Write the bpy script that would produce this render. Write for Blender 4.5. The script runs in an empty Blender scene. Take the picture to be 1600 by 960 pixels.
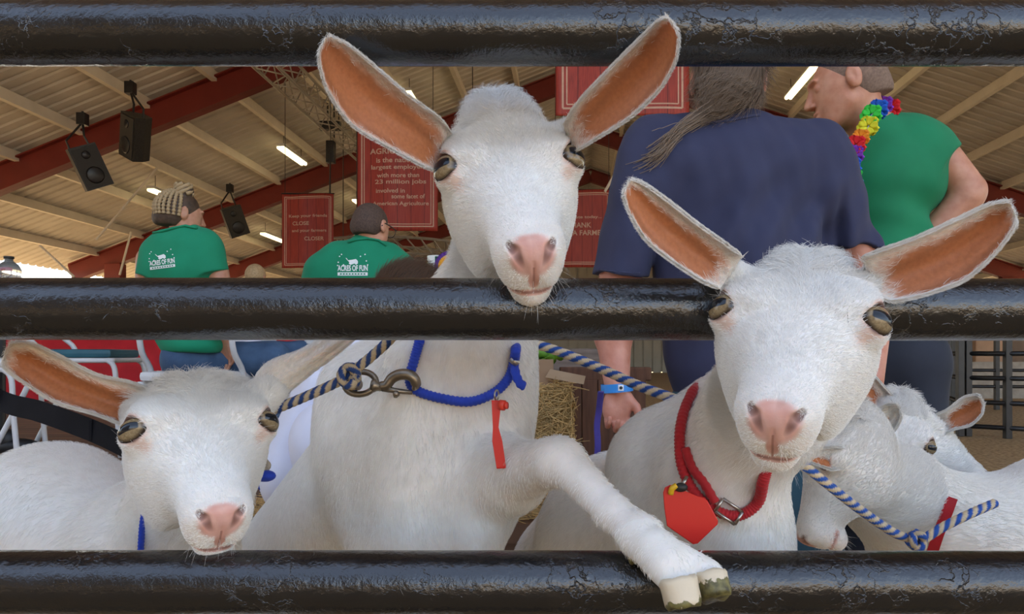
import bpy, bmesh, math, random
import numpy as np
from mathutils import Vector, Matrix
random.seed(7); rng = np.random.default_rng(7)
sc = bpy.context.scene; COL = sc.collection
# ------------------------------------------------------------ camera, sky, sun, exposure
F = 1150.0; H = 0.95; CX, CY = 800.0, 555.0
cam_d = bpy.data.cameras.new('camera'); cam = bpy.data.objects.new('camera', cam_d); COL.objects.link(cam)
cam.location = (0, 0, H); cam.rotation_euler = (math.pi/2, 0, 0)
cam_d.sensor_width = 36; cam_d.lens = 36*F/1600; cam_d.shift_y = 75/1600; cam_d.clip_start = 0.02; cam_d.clip_end = 400
sc.camera = cam
world = bpy.data.worlds.new('sky'); sc.world = world; world.use_nodes = True
wn = world.node_tree; wn.nodes.clear()
wo = wn.nodes.new('ShaderNodeOutputWorld'); wb = wn.nodes.new('ShaderNodeBackground')
sk = wn.nodes.new('ShaderNodeTexSky'); sk.sky_type = 'NISHITA'; sk.sun_disc = False
sk.sun_elevation = math.radians(48); sk.sun_rotation = math.radians(0); sk.dust_density = 2.2; sk.ozone_density = 1.0
hs = wn.nodes.new('ShaderNodeHueSaturation'); hs.inputs['Saturation'].default_value = .74
wn.links.new(sk.outputs[0], hs.inputs['Color']); wn.links.new(hs.outputs[0], wb.inputs[0]); wb.inputs[1].default_value = 0.55
wn.links.new(wb.outputs[0], wo.inputs[0])
sun_d = bpy.data.lights.new('sun', 'SUN'); sun = bpy.data.objects.new('sun', sun_d); COL.objects.link(sun)
sun_d.energy = 9; sun_d.angle = 0.01; sun_d.color = (1, 0.94, 0.84)
sun.rotation_euler = Vector((0.35, -0.75, -1.0)).to_track_quat('-Z', 'Y').to_euler()   # shines from beyond the barn towards the camera side
sc.view_settings.view_transform = 'Standard'; sc.view_settings.look = 'None'
sc.view_settings.gamma = 1; sc.view_settings.use_curve_mapping = False; sc.view_settings.exposure = 0.44
sc.cycles.use_denoising = True
sc.cycles.max_bounces = 8; sc.cycles.diffuse_bounces = 4; sc.cycles.glossy_bounces = 3; sc.cycles.transparent_max_bounces = 8
sc.cycles.sample_clamp_indirect = 6

# ------------------------------------------------------------ helpers
def P(px, py, d): return np.array([(px-CX)/F*d, d, H-(py-CY)/F*d])
def RR(px, d): return px/F*d
AL = math.atan(95/F); CA, SA = math.cos(AL), math.sin(AL)
def B(u, v, z): return np.array([u*CA+v*SA, -u*SA+v*CA, z])      # barn frame: v runs along the ridge

def tag(o, label=None, cat=None, group=None, kind=None):
    if label: o['label'] = label
    if cat: o['category'] = cat
    if group: o['group'] = group
    if kind: o['kind'] = kind
    return o
def empty(name, loc, label=None, cat=None, group=None, kind=None):
    o = bpy.data.objects.new(name, None); COL.objects.link(o); o.location = Vector(loc); o.empty_display_size = .1
    bpy.context.view_layer.update()
    return tag(o, label, cat, group, kind)
def link(name, me, mat, parent=None, smooth=True):
    o = bpy.data.objects.new(name, me); COL.objects.link(o)
    if mat is not None:
        for m in (mat if isinstance(mat, (list, tuple)) else [mat]): me.materials.append(m)
    if smooth and len(me.polygons): me.polygons.foreach_set('use_smooth', np.ones(len(me.polygons), bool))
    if parent is not None:
        o.parent = parent; o.matrix_parent_inverse = parent.matrix_world.inverted()
    return o
def mesh_np(name, V, Fc, attrs=None, midx=None):
    """V (n,3); Fc list of faces or (m,4)/(m,3) array"""
    me = bpy.data.meshes.new(name)
    if isinstance(Fc, np.ndarray):
        m, k = Fc.shape
        me.vertices.add(len(V)); me.vertices.foreach_set('co', np.asarray(V, np.float32).ravel())
        me.loops.add(m*k); me.loops.foreach_set('vertex_index', Fc.astype(np.int32).ravel())
        me.polygons.add(m); me.polygons.foreach_set('loop_start', np.arange(0, m*k, k, dtype=np.int32))
        me.update(calc_edges=True)
    else:
        me.from_pydata([tuple(map(float, v)) for v in V], [], [tuple(int(i) for i in f) for f in Fc]); me.update()
    if attrs:
        for an, arr in attrs.items():
            arr = np.asarray(arr, np.float32)
            if arr.ndim == 1:
                a = me.attributes.new(an, 'FLOAT', 'POINT'); a.data.foreach_set('value', arr)
            elif arr.shape[1] == 3:
                a = me.attributes.new(an, 'FLOAT_VECTOR', 'POINT'); a.data.foreach_set('vector', arr.ravel())
            else:
                a = me.attributes.new(an, 'FLOAT_COLOR', 'POINT'); a.data.foreach_set('color', arr.ravel())
    if midx is not None: me.polygons.foreach_set('material_index', np.asarray(midx, np.int32))
    me.validate(); return me

class MB:
    """collects boxes, tubes, prisms into ONE mesh"""
    def __init__(s): s.v = []; s.f = []; s.m = []; s.sm = []
    def add(s, V, Fs, mi=0):
        o = len(s.v); s.v += [tuple(map(float, p)) for p in V]
        for f in Fs: s.f.append(tuple(int(i)+o for i in f)); s.m.append(mi)
        return s
    def box(s, c, size, R=None, mi=0, bev=0.0):
        c = np.array(c, float); h = np.array(size, float)/2; R = np.eye(3) if R is None else np.array(R)
        if bev <= 0:
            V = [c+R@(h*np.array((i, j, k))) for i in (-1, 1) for j in (-1, 1) for k in (-1, 1)]
            return s.add(V, [(0,1,3,2),(4,6,7,5),(0,4,5,1),(2,3,7,6),(0,2,6,4),(1,5,7,3)], mi)
        b = min(bev, min(h)*.9); bm = bmesh.new(); bmesh.ops.create_cube(bm, size=1)
        for v in bm.verts: v.co = Vector([v.co[i]*2*h[i] for i in range(3)])
        bmesh.ops.bevel(bm, geom=bm.edges[:], offset=b, segments=2, profile=.6, affect='EDGES')
        bm.verts.index_update()
        V = [c+R@np.array(v.co) for v in bm.verts]; Fs = [[v.index for v in f.verts] for f in bm.faces]; bm.free()
        return s.add(V, Fs, mi)
    def tube(s, pts, r, n=10, mi=0, closed=False, cap=True, flat=1.0, up=None):
        pts = [np.array(p, float) for p in pts]; m = len(pts)
        rs = r if hasattr(r, '__len__') else [r]*m
        V = []; prev = None
        for i, p in enumerate(pts):
            if closed: t = pts[(i+1) % m]-pts[i-1]
            else: t = pts[min(i+1, m-1)]-pts[max(i-1, 0)]
            t = t/(np.linalg.norm(t)+1e-12)
            if prev is None:
                a = np.array(up, float) if up is not None else (np.array([0, 0, 1.]) if abs(t[2]) < .9 else np.array([1., 0, 0]))
            else: a = prev
            n1 = a-t*np.dot(a, t); n1 /= (np.linalg.norm(n1)+1e-12); prev = n1; n2 = np.cross(t, n1)
            for k in range(n):
                an = 2*math.pi*k/n; V.append(p+rs[i]*(math.cos(an)*n1*flat+math.sin(an)*n2))
        Fs = []
        for i in range(m if closed else m-1):
            j = (i+1) % m
            for k in range(n): Fs.append((i*n+k, i*n+(k+1) % n, j*n+(k+1) % n, j*n+k))
        if cap and not closed: Fs.append(tuple(range(n-1, -1, -1))); Fs.append(tuple(range((m-1)*n, m*n)))
        return s.add(V, Fs, mi)
    def ball(s, c, r, n=12, mi=0, R=None):
        r = np.array(r if hasattr(r, '__len__') else [r]*3, float); R = np.eye(3) if R is None else np.array(R)
        V = []; Fs = []; m = n//2
        for i in range(m+1):
            th = math.pi*i/m
            for k in range(n):
                ph = 2*math.pi*k/n
                V.append(np.array(c)+R@(r*np.array([math.sin(th)*math.cos(ph), math.sin(th)*math.sin(ph), math.cos(th)])))
        for i in range(m):
            for k in range(n): Fs.append((i*n+k, (i+1)*n+k, (i+1)*n+(k+1) % n, i*n+(k+1) % n))
        return s.add(V, Fs, mi)
    def build(s, name, mat, parent=None, smooth=False, **kw):
        me = mesh_np(name, s.v, s.f, midx=s.m)
        bm = bmesh.new(); bm.from_mesh(me); bmesh.ops.remove_doubles(bm, verts=bm.verts, dist=1e-6)
        bmesh.ops.recalc_face_normals(bm, faces=bm.faces); bm.to_mesh(me); bm.free()
        o = link(name, me, mat, parent, smooth=smooth)
        if kw: tag(o, **kw)
        return o
def autosmooth(o, ang=40):
    me = o.data; bm = bmesh.new(); bm.from_mesh(me)
    for e in bm.edges:
        if len(e.link_faces) == 2: e.smooth = e.calc_face_angle(0) < math.radians(ang)
    for f in bm.faces: f.smooth = True
    bm.to_mesh(me); bm.free(); return o
def copy_tree(o, parent=None, loc=None):
    c = o.copy(); COL.objects.link(c)
    if parent is not None: c.parent = parent
    if loc is not None: c.location = loc
    for ch in list(o.children): copy_tree(ch, c)
    return c
def spline(pts, n):
    """Catmull-Rom resample (k-dim) to n points"""
    p = np.array(pts, float); p = np.vstack([2*p[0]-p[1], p, 2*p[-1]-p[-2]]); m = len(p)-3
    out = []
    for t in np.linspace(0, m-1e-9, n):
        i = int(t); f = t-i; a, b, c, d = p[i:i+4]
        out.append(.5*((2*b)+(-a+c)*f+(2*a-5*b+4*c-d)*f*f+(-a+3*b-3*c+d)*f**3))
    return np.array(out)
def text_mesh(name, s, size, mat, parent, origin, xdir, zdir, extrude=.002, align='CENTER', bold=0.0, sx=1.0):
    cu = bpy.data.curves.new(name, 'FONT'); cu.body = s; cu.size = size; cu.align_x = align; cu.extrude = extrude; cu.offset = bold
    o = bpy.data.objects.new(name, cu); COL.objects.link(o); bpy.context.view_layer.update()
    dg = bpy.context.evaluated_depsgraph_get(); me = bpy.data.meshes.new_from_object(o.evaluated_get(dg))
    bpy.data.objects.remove(o); bpy.data.curves.remove(cu)
    x = Vector(xdir).normalized(); z = Vector(zdir).normalized(); n = x.cross(z)
    M = Matrix.Translation(Vector(origin)) @ Matrix((x*sx, z, n)).transposed().to_4x4()
    me.transform(M); me.name = name
    return link(name, me, mat, parent, smooth=False)

# ------------------------------------------------------------ materials
MATS = {}
def nodes(name):
    m = bpy.data.materials.new(name); m.use_nodes = True; nt = m.node_tree
    b = nt.nodes['Principled BSDF']; MATS[name] = m
    return m, nt, b
def N(nt, t, **kw):
    n = nt.nodes.new(t)
    for k, v in kw.items():
        if k in n.inputs: n.inputs[k].default_value = v
        else: setattr(n, k, v)
    return n
def lnk(nt, a, b): nt.links.new(a, b)
def col4(c): return (c[0], c[1], c[2], 1)
def coord(nt, scale=(1, 1, 1)):
    tc = N(nt, 'ShaderNodeTexCoord'); mp = N(nt, 'ShaderNodeMapping'); mp.inputs['Scale'].default_value = scale
    lnk(nt, tc.outputs['Object'], mp.inputs[0]); return mp.outputs[0]
def ramp(nt, fac, stops):
    r = N(nt, 'ShaderNodeValToRGB'); cr = r.color_ramp
    while len(cr.elements) < len(stops): cr.elements.new(.5)
    for e, (p, c) in zip(cr.elements, stops): e.position = p; e.color = col4(c) if len(c) == 3 else c
    lnk(nt, fac, r.inputs[0]); return r.outputs[0]
def noise_mat(name, c1, c2, scale=20, rough=.7, bump=.2, bscale=None, stretch=(1, 1, 1), metal=0, spec=.5, detail=6, bdist=.002, sheen=0, lo=.3, hi=.7):
    m, nt, b = nodes(name); co = coord(nt, stretch)
    n = N(nt, 'ShaderNodeTexNoise', Scale=scale, Detail=detail); lnk(nt, co, n.inputs['Vector'])
    lnk(nt, ramp(nt, n.outputs[0], [(lo, c1), (hi, c2)]), b.inputs['Base Color'])
    b.inputs['Roughness'].default_value = rough; b.inputs['Metallic'].default_value = metal; b.inputs['Specular IOR Level'].default_value = spec
    if sheen: b.inputs['Sheen Weight'].default_value = sheen
    if bump:
        n2 = N(nt, 'ShaderNodeTexNoise', Scale=bscale or scale*3, Detail=5); lnk(nt, co, n2.inputs['Vector'])
        bp = N(nt, 'ShaderNodeBump', Strength=bump, Distance=bdist); lnk(nt, n2.outputs[0], bp.inputs['Height']); lnk(nt, bp.outputs[0], b.inputs['Normal'])
    return m

# ------------------------------------------------------------ implicit surfaces
def smin(a, b, k):
    if k <= 0: return np.minimum(a, b)
    h = np.clip(.5+.5*(b-a)/k, 0, 1); return b+(a-b)*h-k*h*(1-h)
def smax(a, b, k): return -smin(-a, -b, k)
def f_cone(p, a, ra, b, rb, flat=None):
    a = np.asarray(a, np.float32); b = np.asarray(b, np.float32); ba = b-a; pa = p-a
    t = np.clip((pa@ba)/(ba@ba+1e-12), 0, 1)
    q = pa-t[:, None]*ba
    if flat is not None:           # flat=(axis unit, factor>1 squeezes that axis)
        ax, k = flat; ax = np.asarray(ax, np.float32); q = q+(q@ax)[:, None]*ax*(k-1)
    return np.sqrt((q*q).sum(1))-(ra+(rb-ra)*t)
def f_ell(p, c, r, R=None):
    q = p-np.asarray(c, np.float32)
    if R is not None: q = q@np.asarray(R, np.float32)      # columns of R = axes
    r = np.asarray(r, np.float32); k0 = np.sqrt(((q/r)**2).sum(1)); k1 = np.sqrt(((q/r**2)**2).sum(1))+1e-9
    return k0*(k0-1)/k1
def eval_prims(prims, p):
    d = np.full(len(p), 9., np.float32)
    for pr in prims:
        k = pr.get('k', .02); t = pr['t']
        if t == 'cone': v = f_cone(p, pr['a'], pr['ra'], pr['b'], pr['rb'], pr.get('flat'))
        elif t == 'ell': v = f_ell(p, pr['c'], pr['r'], pr.get('R'))
        else: v = pr['f'](p)
        op = pr.get('op', '+')
        if op == '+': d = smin(d, v, k)
        elif op == '-': d = smax(d, -v, k)
        elif op == '&': d = smax(d, v, k)
        elif op == '~': d = d+v
    return d
def C(a, ra, b, rb, k=.02, **kw): return dict(t='cone', a=a, ra=ra, b=b, rb=rb, k=k, **kw)
def E(c, r, k=.02, R=None, **kw): return dict(t='ell', c=c, r=r if hasattr(r, '__len__') else (r, r, r), k=k, R=R, **kw)
def chain(pts, k=.02, **kw):
    return [C(pts[i][0], pts[i][1], pts[i+1][0], pts[i+1][1], k, **kw) for i in range(len(pts)-1)]
def polygonize(f, lo, hi, h, proj=2, subdiv=0):
    lo = np.array(lo, float); hi = np.array(hi, float); s = 4
    nb = np.ceil((hi-lo)/(h*s)).astype(int)+1; n = nb*s
    def feval(pts):
        out = np.empty(len(pts), np.float32)
        for i in range(0, len(pts), 400000): out[i:i+400000] = f(pts[i:i+400000].astype(np.float32))
        return out
    ci = np.stack(np.meshgrid(*[np.arange(m) for m in nb], indexing='ij'), -1).reshape(-1, 3)
    cc = lo+(ci*s+s/2)*h; cv = feval(cc)
    V = np.repeat(np.repeat(np.repeat(cv.reshape(nb), s, 0), s, 1), s, 2).astype(np.float32)
    act = np.abs(cv) < s*h*1.5; ai = ci[act]*s
    off = np.stack(np.meshgrid(*[np.arange(s)]*3, indexing='ij'), -1).reshape(-1, 3)
    fi = (ai[:, None, :]+off[None]).reshape(-1, 3); fv = feval(lo+fi*h)
    V[fi[:, 0], fi[:, 1], fi[:, 2]] = fv
    S = V < 0
    S[0] = S[-1] = False; S[:, 0] = S[:, -1] = False; S[:, :, 0] = S[:, :, -1] = False
    V = np.where(S, np.minimum(V, -1e-6), np.maximum(V, 1e-6))
    cnt = sum(S[i:n[0]-1+i, j:n[1]-1+j, k:n[2]-1+k].astype(np.int8) for i in (0, 1) for j in (0, 1) for k in (0, 1))
    cells = np.argwhere((cnt > 0) & (cnt < 8)); idx = -np.ones(n-1, np.int64); idx[tuple(cells.T)] = np.arange(len(cells))
    acc = np.zeros((len(cells), 3)); num = np.zeros(len(cells))
    cor = [(0,0,0),(1,0,0),(0,1,0),(1,1,0),(0,0,1),(1,0,1),(0,1,1),(1,1,1)]
    for a, b in [(0,1),(2,3),(4,5),(6,7),(0,2),(1,3),(4,6),(5,7),(0,4),(1,5),(2,6),(3,7)]:
        ca, cb = np.array(cor[a]), np.array(cor[b])
        va = V[tuple((cells+ca).T)]; vb = V[tuple((cells+cb).T)]; x = (va < 0) != (vb < 0)
        t = np.where(x, va/(va-vb+1e-12*(va == vb)), 0)
        acc += np.where(x[:, None], ca+(cb-ca)*t[:, None], 0); num += x
    X = lo+(cells+acc/num[:, None])*h
    quads = []
    for ax in range(3):
        d = np.zeros(3, int); d[ax] = 1
        A = S[:n[0]-d[0], :n[1]-d[1], :n[2]-d[2]]; Bs = S[d[0]:, d[1]:, d[2]:]
        e = np.argwhere(A != Bs)
        u, w = (ax+1) % 3, (ax+2) % 3
        e = e[(e[:, u] > 0) & (e[:, w] > 0) & (e[:, u] < n[u]-1) & (e[:, w] < n[w]-1)]
        du = np.zeros(3, int); du[u] = 1; dw = np.zeros(3, int); dw[w] = 1
        q = np.stack([idx[tuple((e-du-dw).T)], idx[tuple((e-dw).T)], idx[tuple(e.T)], idx[tuple((e-du).T)]], 1)
        fl = ~S[tuple(e.T)]; q[fl] = q[fl][:, ::-1]; quads.append(q)
    Q = np.concatenate(quads); Q = Q[(Q >= 0).all(1)]
    def project(X, it):
        for _ in range(it):
            e = 4e-4; f0 = feval(X); g = np.stack([feval(X+np.eye(3)[i]*e)-f0 for i in range(3)], 1)/e
            g2 = (g*g).sum(1)+1e-6; st = (f0/g2)[:, None]*g; l = np.linalg.norm(st, axis=1, keepdims=True)
            X = X-st*np.minimum(1, h*.6/(l+1e-9))
        return X
    X = project(X, proj)
    for _ in range(subdiv):
        E_ = np.sort(np.concatenate([Q[:, [0, 1]], Q[:, [1, 2]], Q[:, [2, 3]], Q[:, [3, 0]]]), axis=1); nv = len(X)
        key = E_[:, 0]*nv+E_[:, 1]; uk, inv = np.unique(key, return_inverse=True)
        mid = (X[uk//nv]+X[uk % nv])/2; fc = X[Q].mean(1); m = len(Q); ei = inv.reshape(4, m)+nv; fi_ = nv+len(mid)+np.arange(m)
        # smooth positions a little by relaxing before projection
        X2 = np.concatenate([X, mid, fc])
        Q = np.concatenate([np.stack([Q[:, i], ei[i], fi_, ei[(i+3) % 4]], 1) for i in range(4)])
        X = project(X2, 2)
    return X, Q
def refine(X, Q, f, mask, h):
    """splits the quads picked by mask(centres) once more and settles them on the surface"""
    c = X[Q].mean(1); m = mask(c) > 0; A = Q[m]; k = len(A); nv = len(X)
    E_ = np.sort(np.concatenate([A[:, [0, 1]], A[:, [1, 2]], A[:, [2, 3]], A[:, [3, 0]]]), axis=1)
    uk, inv = np.unique(E_[:, 0]*nv+E_[:, 1], return_inverse=True); mid = (X[uk//nv]+X[uk % nv])/2; fc = X[A].mean(1); N_ = np.concatenate([mid, fc])
    for _ in range(3):
        e = 2e-4; f0 = f(N_.astype(np.float32)); g_ = np.stack([f((N_+np.eye(3)[i]*e).astype(np.float32))-f0 for i in range(3)], 1)/e
        st = (f0/((g_*g_).sum(1)+1e-6))[:, None]*g_; l = np.linalg.norm(st, axis=1, keepdims=True); N_ = N_-st*np.minimum(1, h*.5/(l+1e-9))
    ei = inv.reshape(4, k)+nv; fi_ = nv+len(mid)+np.arange(k)
    Q2 = np.concatenate([np.stack([A[:, i], ei[i], fi_, ei[(i+3) % 4]], 1) for i in range(4)])
    return np.concatenate([X, N_]), np.concatenate([Q[~m], Q2])
def relax(X, Q, mask, it=3):
    sel = mask(X) > 0; E_ = np.concatenate([Q[:, [0, 1]], Q[:, [1, 2]], Q[:, [2, 3]], Q[:, [3, 0]]])
    for _ in range(it):
        a = np.zeros_like(X); n = np.zeros(len(X)); np.add.at(a, E_[:, 0], X[E_[:, 1]]); np.add.at(a, E_[:, 1], X[E_[:, 0]]); np.add.at(n, E_[:, 0], 1); np.add.at(n, E_[:, 1], 1)
        ok = sel & (n > 5.5); X = X.copy(); X[ok] = .45*X[ok]+.55*a[ok]/n[ok][:, None]
    return X
def vnormals(X, Q):
    n = np.cross(X[Q[:, 2]]-X[Q[:, 0]], X[Q[:, 3 if Q.shape[1] == 4 else 1]]-X[Q[:, 1 if Q.shape[1] == 4 else 0]])
    vn = np.zeros_like(X)
    for i in range(Q.shape[1]): np.add.at(vn, Q[:, i], n)
    return vn/(np.linalg.norm(vn, axis=1, keepdims=True)+1e-12)
def sdf_mesh(name, prims, h, mat, parent, bounds, subdiv=0, attrs_fn=None):
    f = prims if callable(prims) else (lambda p: eval_prims(prims, p))
    X, Q = polygonize(f, bounds[0], bounds[1], h, subdiv=subdiv)
    at = attrs_fn(X) if attrs_fn else None
    me = mesh_np(name, X, Q, attrs=at); return link(name, me, mat, parent), X, Q
def pbounds(prims, pad=.03):
    lo = np.full(3, 1e9); hi = -lo
    for pr in prims:
        if pr.get('op', '+') != '+': continue
        if pr['t'] == 'cone':
            for q, r in ((pr['a'], pr['ra']), (pr['b'], pr['rb'])): lo = np.minimum(lo, np.array(q)-r); hi = np.maximum(hi, np.array(q)+r)
        elif pr['t'] == 'ell': r = max(pr['r']); lo = np.minimum(lo, np.array(pr['c'])-r); hi = np.maximum(hi, np.array(pr['c'])+r)
        elif 'bb' in pr: lo = np.minimum(lo, pr['bb'][0]); hi = np.maximum(hi, pr['bb'][1])
    return lo-pad, hi+pad
def vnoise(p, s, seed=0):
    """cheap smooth vector noise from summed sines, p (n,3)"""
    r = np.random.default_rng(seed); o = np.zeros_like(p, dtype=float)
    for i in range(5):
        k = r.normal(size=(3, 3)); k /= np.linalg.norm(k, axis=1, keepdims=True); k *= s*(1+.6*i); ph = r.uniform(0, 6.3, 3)
        o += np.sin(p@k.T+ph)/(1+.4*i)
    return o/2.2
def hair_obj(name, mat, parent, roots, dirs_n, dirs_c, L, r0, bend=.3, npt=4, tip=.25, seed=1):
    """one hair-curves object: roots, unit normals, unit comb directions, lengths"""
    n = len(roots); cu = bpy.data.hair_curves.new(name); cu.add_curves([npt]*n)
    t = np.linspace(0, 1, npt)[None, :, None]; L = np.broadcast_to(np.asarray(L, float), (n,))[:, None, None]
    pos = roots[:, None, :]+L*(t*dirs_c[:, None, :]*1.0+dirs_n[:, None, :]*(t-bend*t*t))
    cu.attributes['position'].data.foreach_set('vector', pos.astype(np.float32).ravel())
    ra = cu.attributes.get('radius') or cu.attributes.new('radius', 'FLOAT', 'POINT')
    rr = np.broadcast_to((r0*(1-(1-tip)*np.linspace(0, 1, npt)))[None], (n, npt)); ra.data.foreach_set('value', rr.astype(np.float32).ravel())
    cu.materials.append(mat); o = bpy.data.objects.new(name, cu); COL.objects.link(o)
    if parent is not None: o.parent = parent; o.matrix_parent_inverse = parent.matrix_world.inverted()
    return o
def sample_surface(X, Q, n, weight=None, facing=True):
    """random points on the part of a surface that the picture (and a step aside) could see"""
    T = np.concatenate([Q[:, [0, 1, 2]], Q[:, [0, 2, 3]]]) if Q.shape[1] == 4 else Q
    a, b, c = X[T[:, 0]], X[T[:, 1]], X[T[:, 2]]; nn = np.cross(b-a, c-a); ar = np.linalg.norm(nn, axis=1)/2; nn = nn/(2*ar[:, None]+1e-15)
    ce = (a+b+c)/3; w = ar.copy()
    if facing:
        v = np.array([0, 0, H])-ce; dist = np.linalg.norm(v, axis=1); v /= dist[:, None]
        u = ce[:, 0]/ce[:, 1]*F+CX; vv = CY-(ce[:, 2]-H)/ce[:, 1]*F
        w = w*((nn*v).sum(1) > -.45)*(u > -160)*(u < 1760)*(vv > -120)*(vv < 1080)
    if weight is not None: w = w*weight(ce)
    i = rng.choice(len(T), n, p=w/w.sum()); r1 = np.sqrt(rng.random(n)); r2 = rng.random(n)
    p = (1-r1)[:, None]*a[i]+(r1*(1-r2))[:, None]*b[i]+(r1*r2)[:, None]*c[i]
    return p, nn[i]
def comb(nrm, flow, jit=.25):
    c = flow+rng.normal(size=flow.shape)*jit; c = c-nrm*(c*nrm).sum(1, keepdims=True)
    return c/(np.linalg.norm(c, axis=1, keepdims=True)+1e-9)
# ============================================================ materials of the place
def steel_paint():
    m, nt, b = nodes('black_gate_paint'); co = coord(nt)
    n1 = N(nt, 'ShaderNodeTexNoise', Scale=260, Detail=4, Roughness=.6); lnk(nt, co, n1.inputs['Vector'])
    n2 = N(nt, 'ShaderNodeTexNoise', Scale=45, Detail=5); lnk(nt, co, n2.inputs['Vector'])
    n3 = N(nt, 'ShaderNodeTexNoise', Scale=9, Detail=8, Roughness=.7); lnk(nt, co, n3.inputs['Vector'])
    lnk(nt, ramp(nt, n3.outputs[0], [(.55, (.006, .006, .007)), (.78, (.03, .022, .017))]), b.inputs['Base Color'])
    lnk(nt, ramp(nt, n2.outputs[0], [(.3, (.10,)*3), (.75, (.26,)*3)]), b.inputs['Roughness'])
    b.inputs['Specular IOR Level'].default_value = .85
    # worm-like paint wrinkles
    v = N(nt, 'ShaderNodeTexVoronoi', Scale=38); v.feature = 'DISTANCE_TO_EDGE'
    mx = N(nt, 'ShaderNodeMixRGB', blend_type='ADD', Fac=.08); lnk(nt, co, mx.inputs[1]); lnk(nt, n2.outputs['Color'], mx.inputs[2]); lnk(nt, mx.outputs[0], v.inputs['Vector'])
    vr = ramp(nt, v.outputs['Distance'], [(.0, (1, 1, 1)), (.05, (0, 0, 0))])
    msk = ramp(nt, n3.outputs[0], [(.52, (0, 0, 0)), (.60, (.6, .6, .6))])
    mm = N(nt, 'ShaderNodeMixRGB', blend_type='MULTIPLY', Fac=1); lnk(nt, vr, mm.inputs[1]); lnk(nt, msk, mm.inputs[2])
    ad = N(nt, 'ShaderNodeMath', operation='MULTIPLY_ADD'); lnk(nt, n1.outputs[0], ad.inputs[0]); ad.inputs[1].default_value = .55; lnk(nt, mm.outputs[0], ad.inputs[2])
    ad2 = N(nt, 'ShaderNodeMath', operation='MULTIPLY_ADD'); lnk(nt, n2.outputs[0], ad2.inputs[0]); ad2.inputs[1].default_value = 1.6; lnk(nt, ad.outputs[0], ad2.inputs[2])
    bp = N(nt, 'ShaderNodeBump', Strength=.9, Distance=.0012); lnk(nt, ad2.outputs[0], bp.inputs['Height']); lnk(nt, bp.outputs[0], b.inputs['Normal'])
    return m
M_GATE = steel_paint()
M_ROOF = noise_mat('ribbed_roof_sheet', (.58, .54, .48), (.70, .66, .59), 1.2, .6, 0)
M_CREAM = noise_mat('cream_painted_steel', (.72, .66, .55), (.80, .74, .63), 3, .6, 0)
M_RED = noise_mat('red_painted_steel', (.15, .014, .009), (.19, .020, .013), 2, .5, 0)
M_SOIL = noise_mat('sawdust', (.20, .115, .045), (.52, .35, .16), 26, .95, .6, bscale=60, bdist=.01, lo=.35, hi=.65)
M_YARD = noise_mat('pale_yard_gravel', (.50, .40, .28), (.66, .55, .40), 6, .95, .3)
M_CONC = noise_mat('grey_concrete', (.33, .29, .24), (.44, .39, .33), 8, .9, .3)
M_BLACK = noise_mat('black_plastic', (.012, .011, .01), (.03, .028, .025), 30, .5, .2)
M_BLACKSTEEL = noise_mat('black_fence_steel', (.01, .01, .012), (.02, .02, .022), 10, .4, .1)
M_WHITESTEEL = noise_mat('white_enamel_steel', (.62, .62, .62), (.72, .72, .71), 12, .35, .05)
M_TAN = noise_mat('tan_siding', (.52, .42, .29), (.60, .50, .36), 3, .8, .1)
def deck_mat():
    m, nt, b = nodes('brown_deck_boards'); co = coord(nt)
    br = N(nt, 'ShaderNodeTexBrick', Scale=1.0); br.inputs['Brick Width'].default_value = 2.4; br.inputs['Row Height'].default_value = .14; br.inputs['Mortar Size'].default_value = .006
    br.inputs['Color1'].default_value = (.14, .075, .045, 1); br.inputs['Color2'].default_value = (.19, .105, .06, 1); br.inputs['Mortar'].default_value = (.02, .013, .01, 1)
    lnk(nt, co, br.inputs['Vector'])
    n = N(nt, 'ShaderNodeTexNoise', Scale=6, Detail=8); mp = coord(nt, (1, 9, 1)); lnk(nt, mp, n.inputs['Vector'])
    mx = N(nt, 'ShaderNodeMixRGB', blend_type='MULTIPLY', Fac=.7); lnk(nt, br.outputs[0], mx.inputs[1]); lnk(nt, ramp(nt, n.outputs[0], [(.3, (.55, .5, .45)), (.7, (1.3, 1.25, 1.2))]), mx.inputs[2])
    lnk(nt, mx.outputs[0], b.inputs['Base Color']); b.inputs['Roughness'].default_value = .65
    bp = N(nt, 'ShaderNodeBump', Strength=.4, Distance=.003); lnk(nt, n.outputs[0], bp.inputs['Height']); lnk(nt, bp.outputs[0], b.inputs['Normal'])
    return m
M_DECK = deck_mat()
def lamp_mat():
    m, nt, b = nodes('glowing_tube'); b.inputs['Base Color'].default_value = (1, .95, .8, 1)
    b.inputs['Emission Color'].default_value = (1, .80, .40, 1); b.inputs['Emission Strength'].default_value = 3.5; return m
M_LAMP = lamp_mat()
# ============================================================ ground
MB().box((0, 40, -.1), (90, 130, .2)).build('floor', M_SOIL, label='sawdust covered ground of the show barn', cat='floor', kind='structure')
MB().box((0, -32, -.085), (90, 40, .2)).build('floor_yard', M_YARD, label='pale sunlit gravel yard behind the camera', cat='ground', kind='structure')
DK = .42
dk = MB(); dk.box((-3.6, 6.9, DK-.03), (9.0, 9.2, .06)); dk.box((-3.6, 2.33, DK/2-.03), (9.0, .04, DK-.06)); dk.box((.88, 6.9, DK/2-.03), (.04, 9.16, DK-.06))
dk.build('floor_platform', M_DECK, label='raised brown wooden platform behind the goats', cat='floor', kind='structure')
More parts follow.
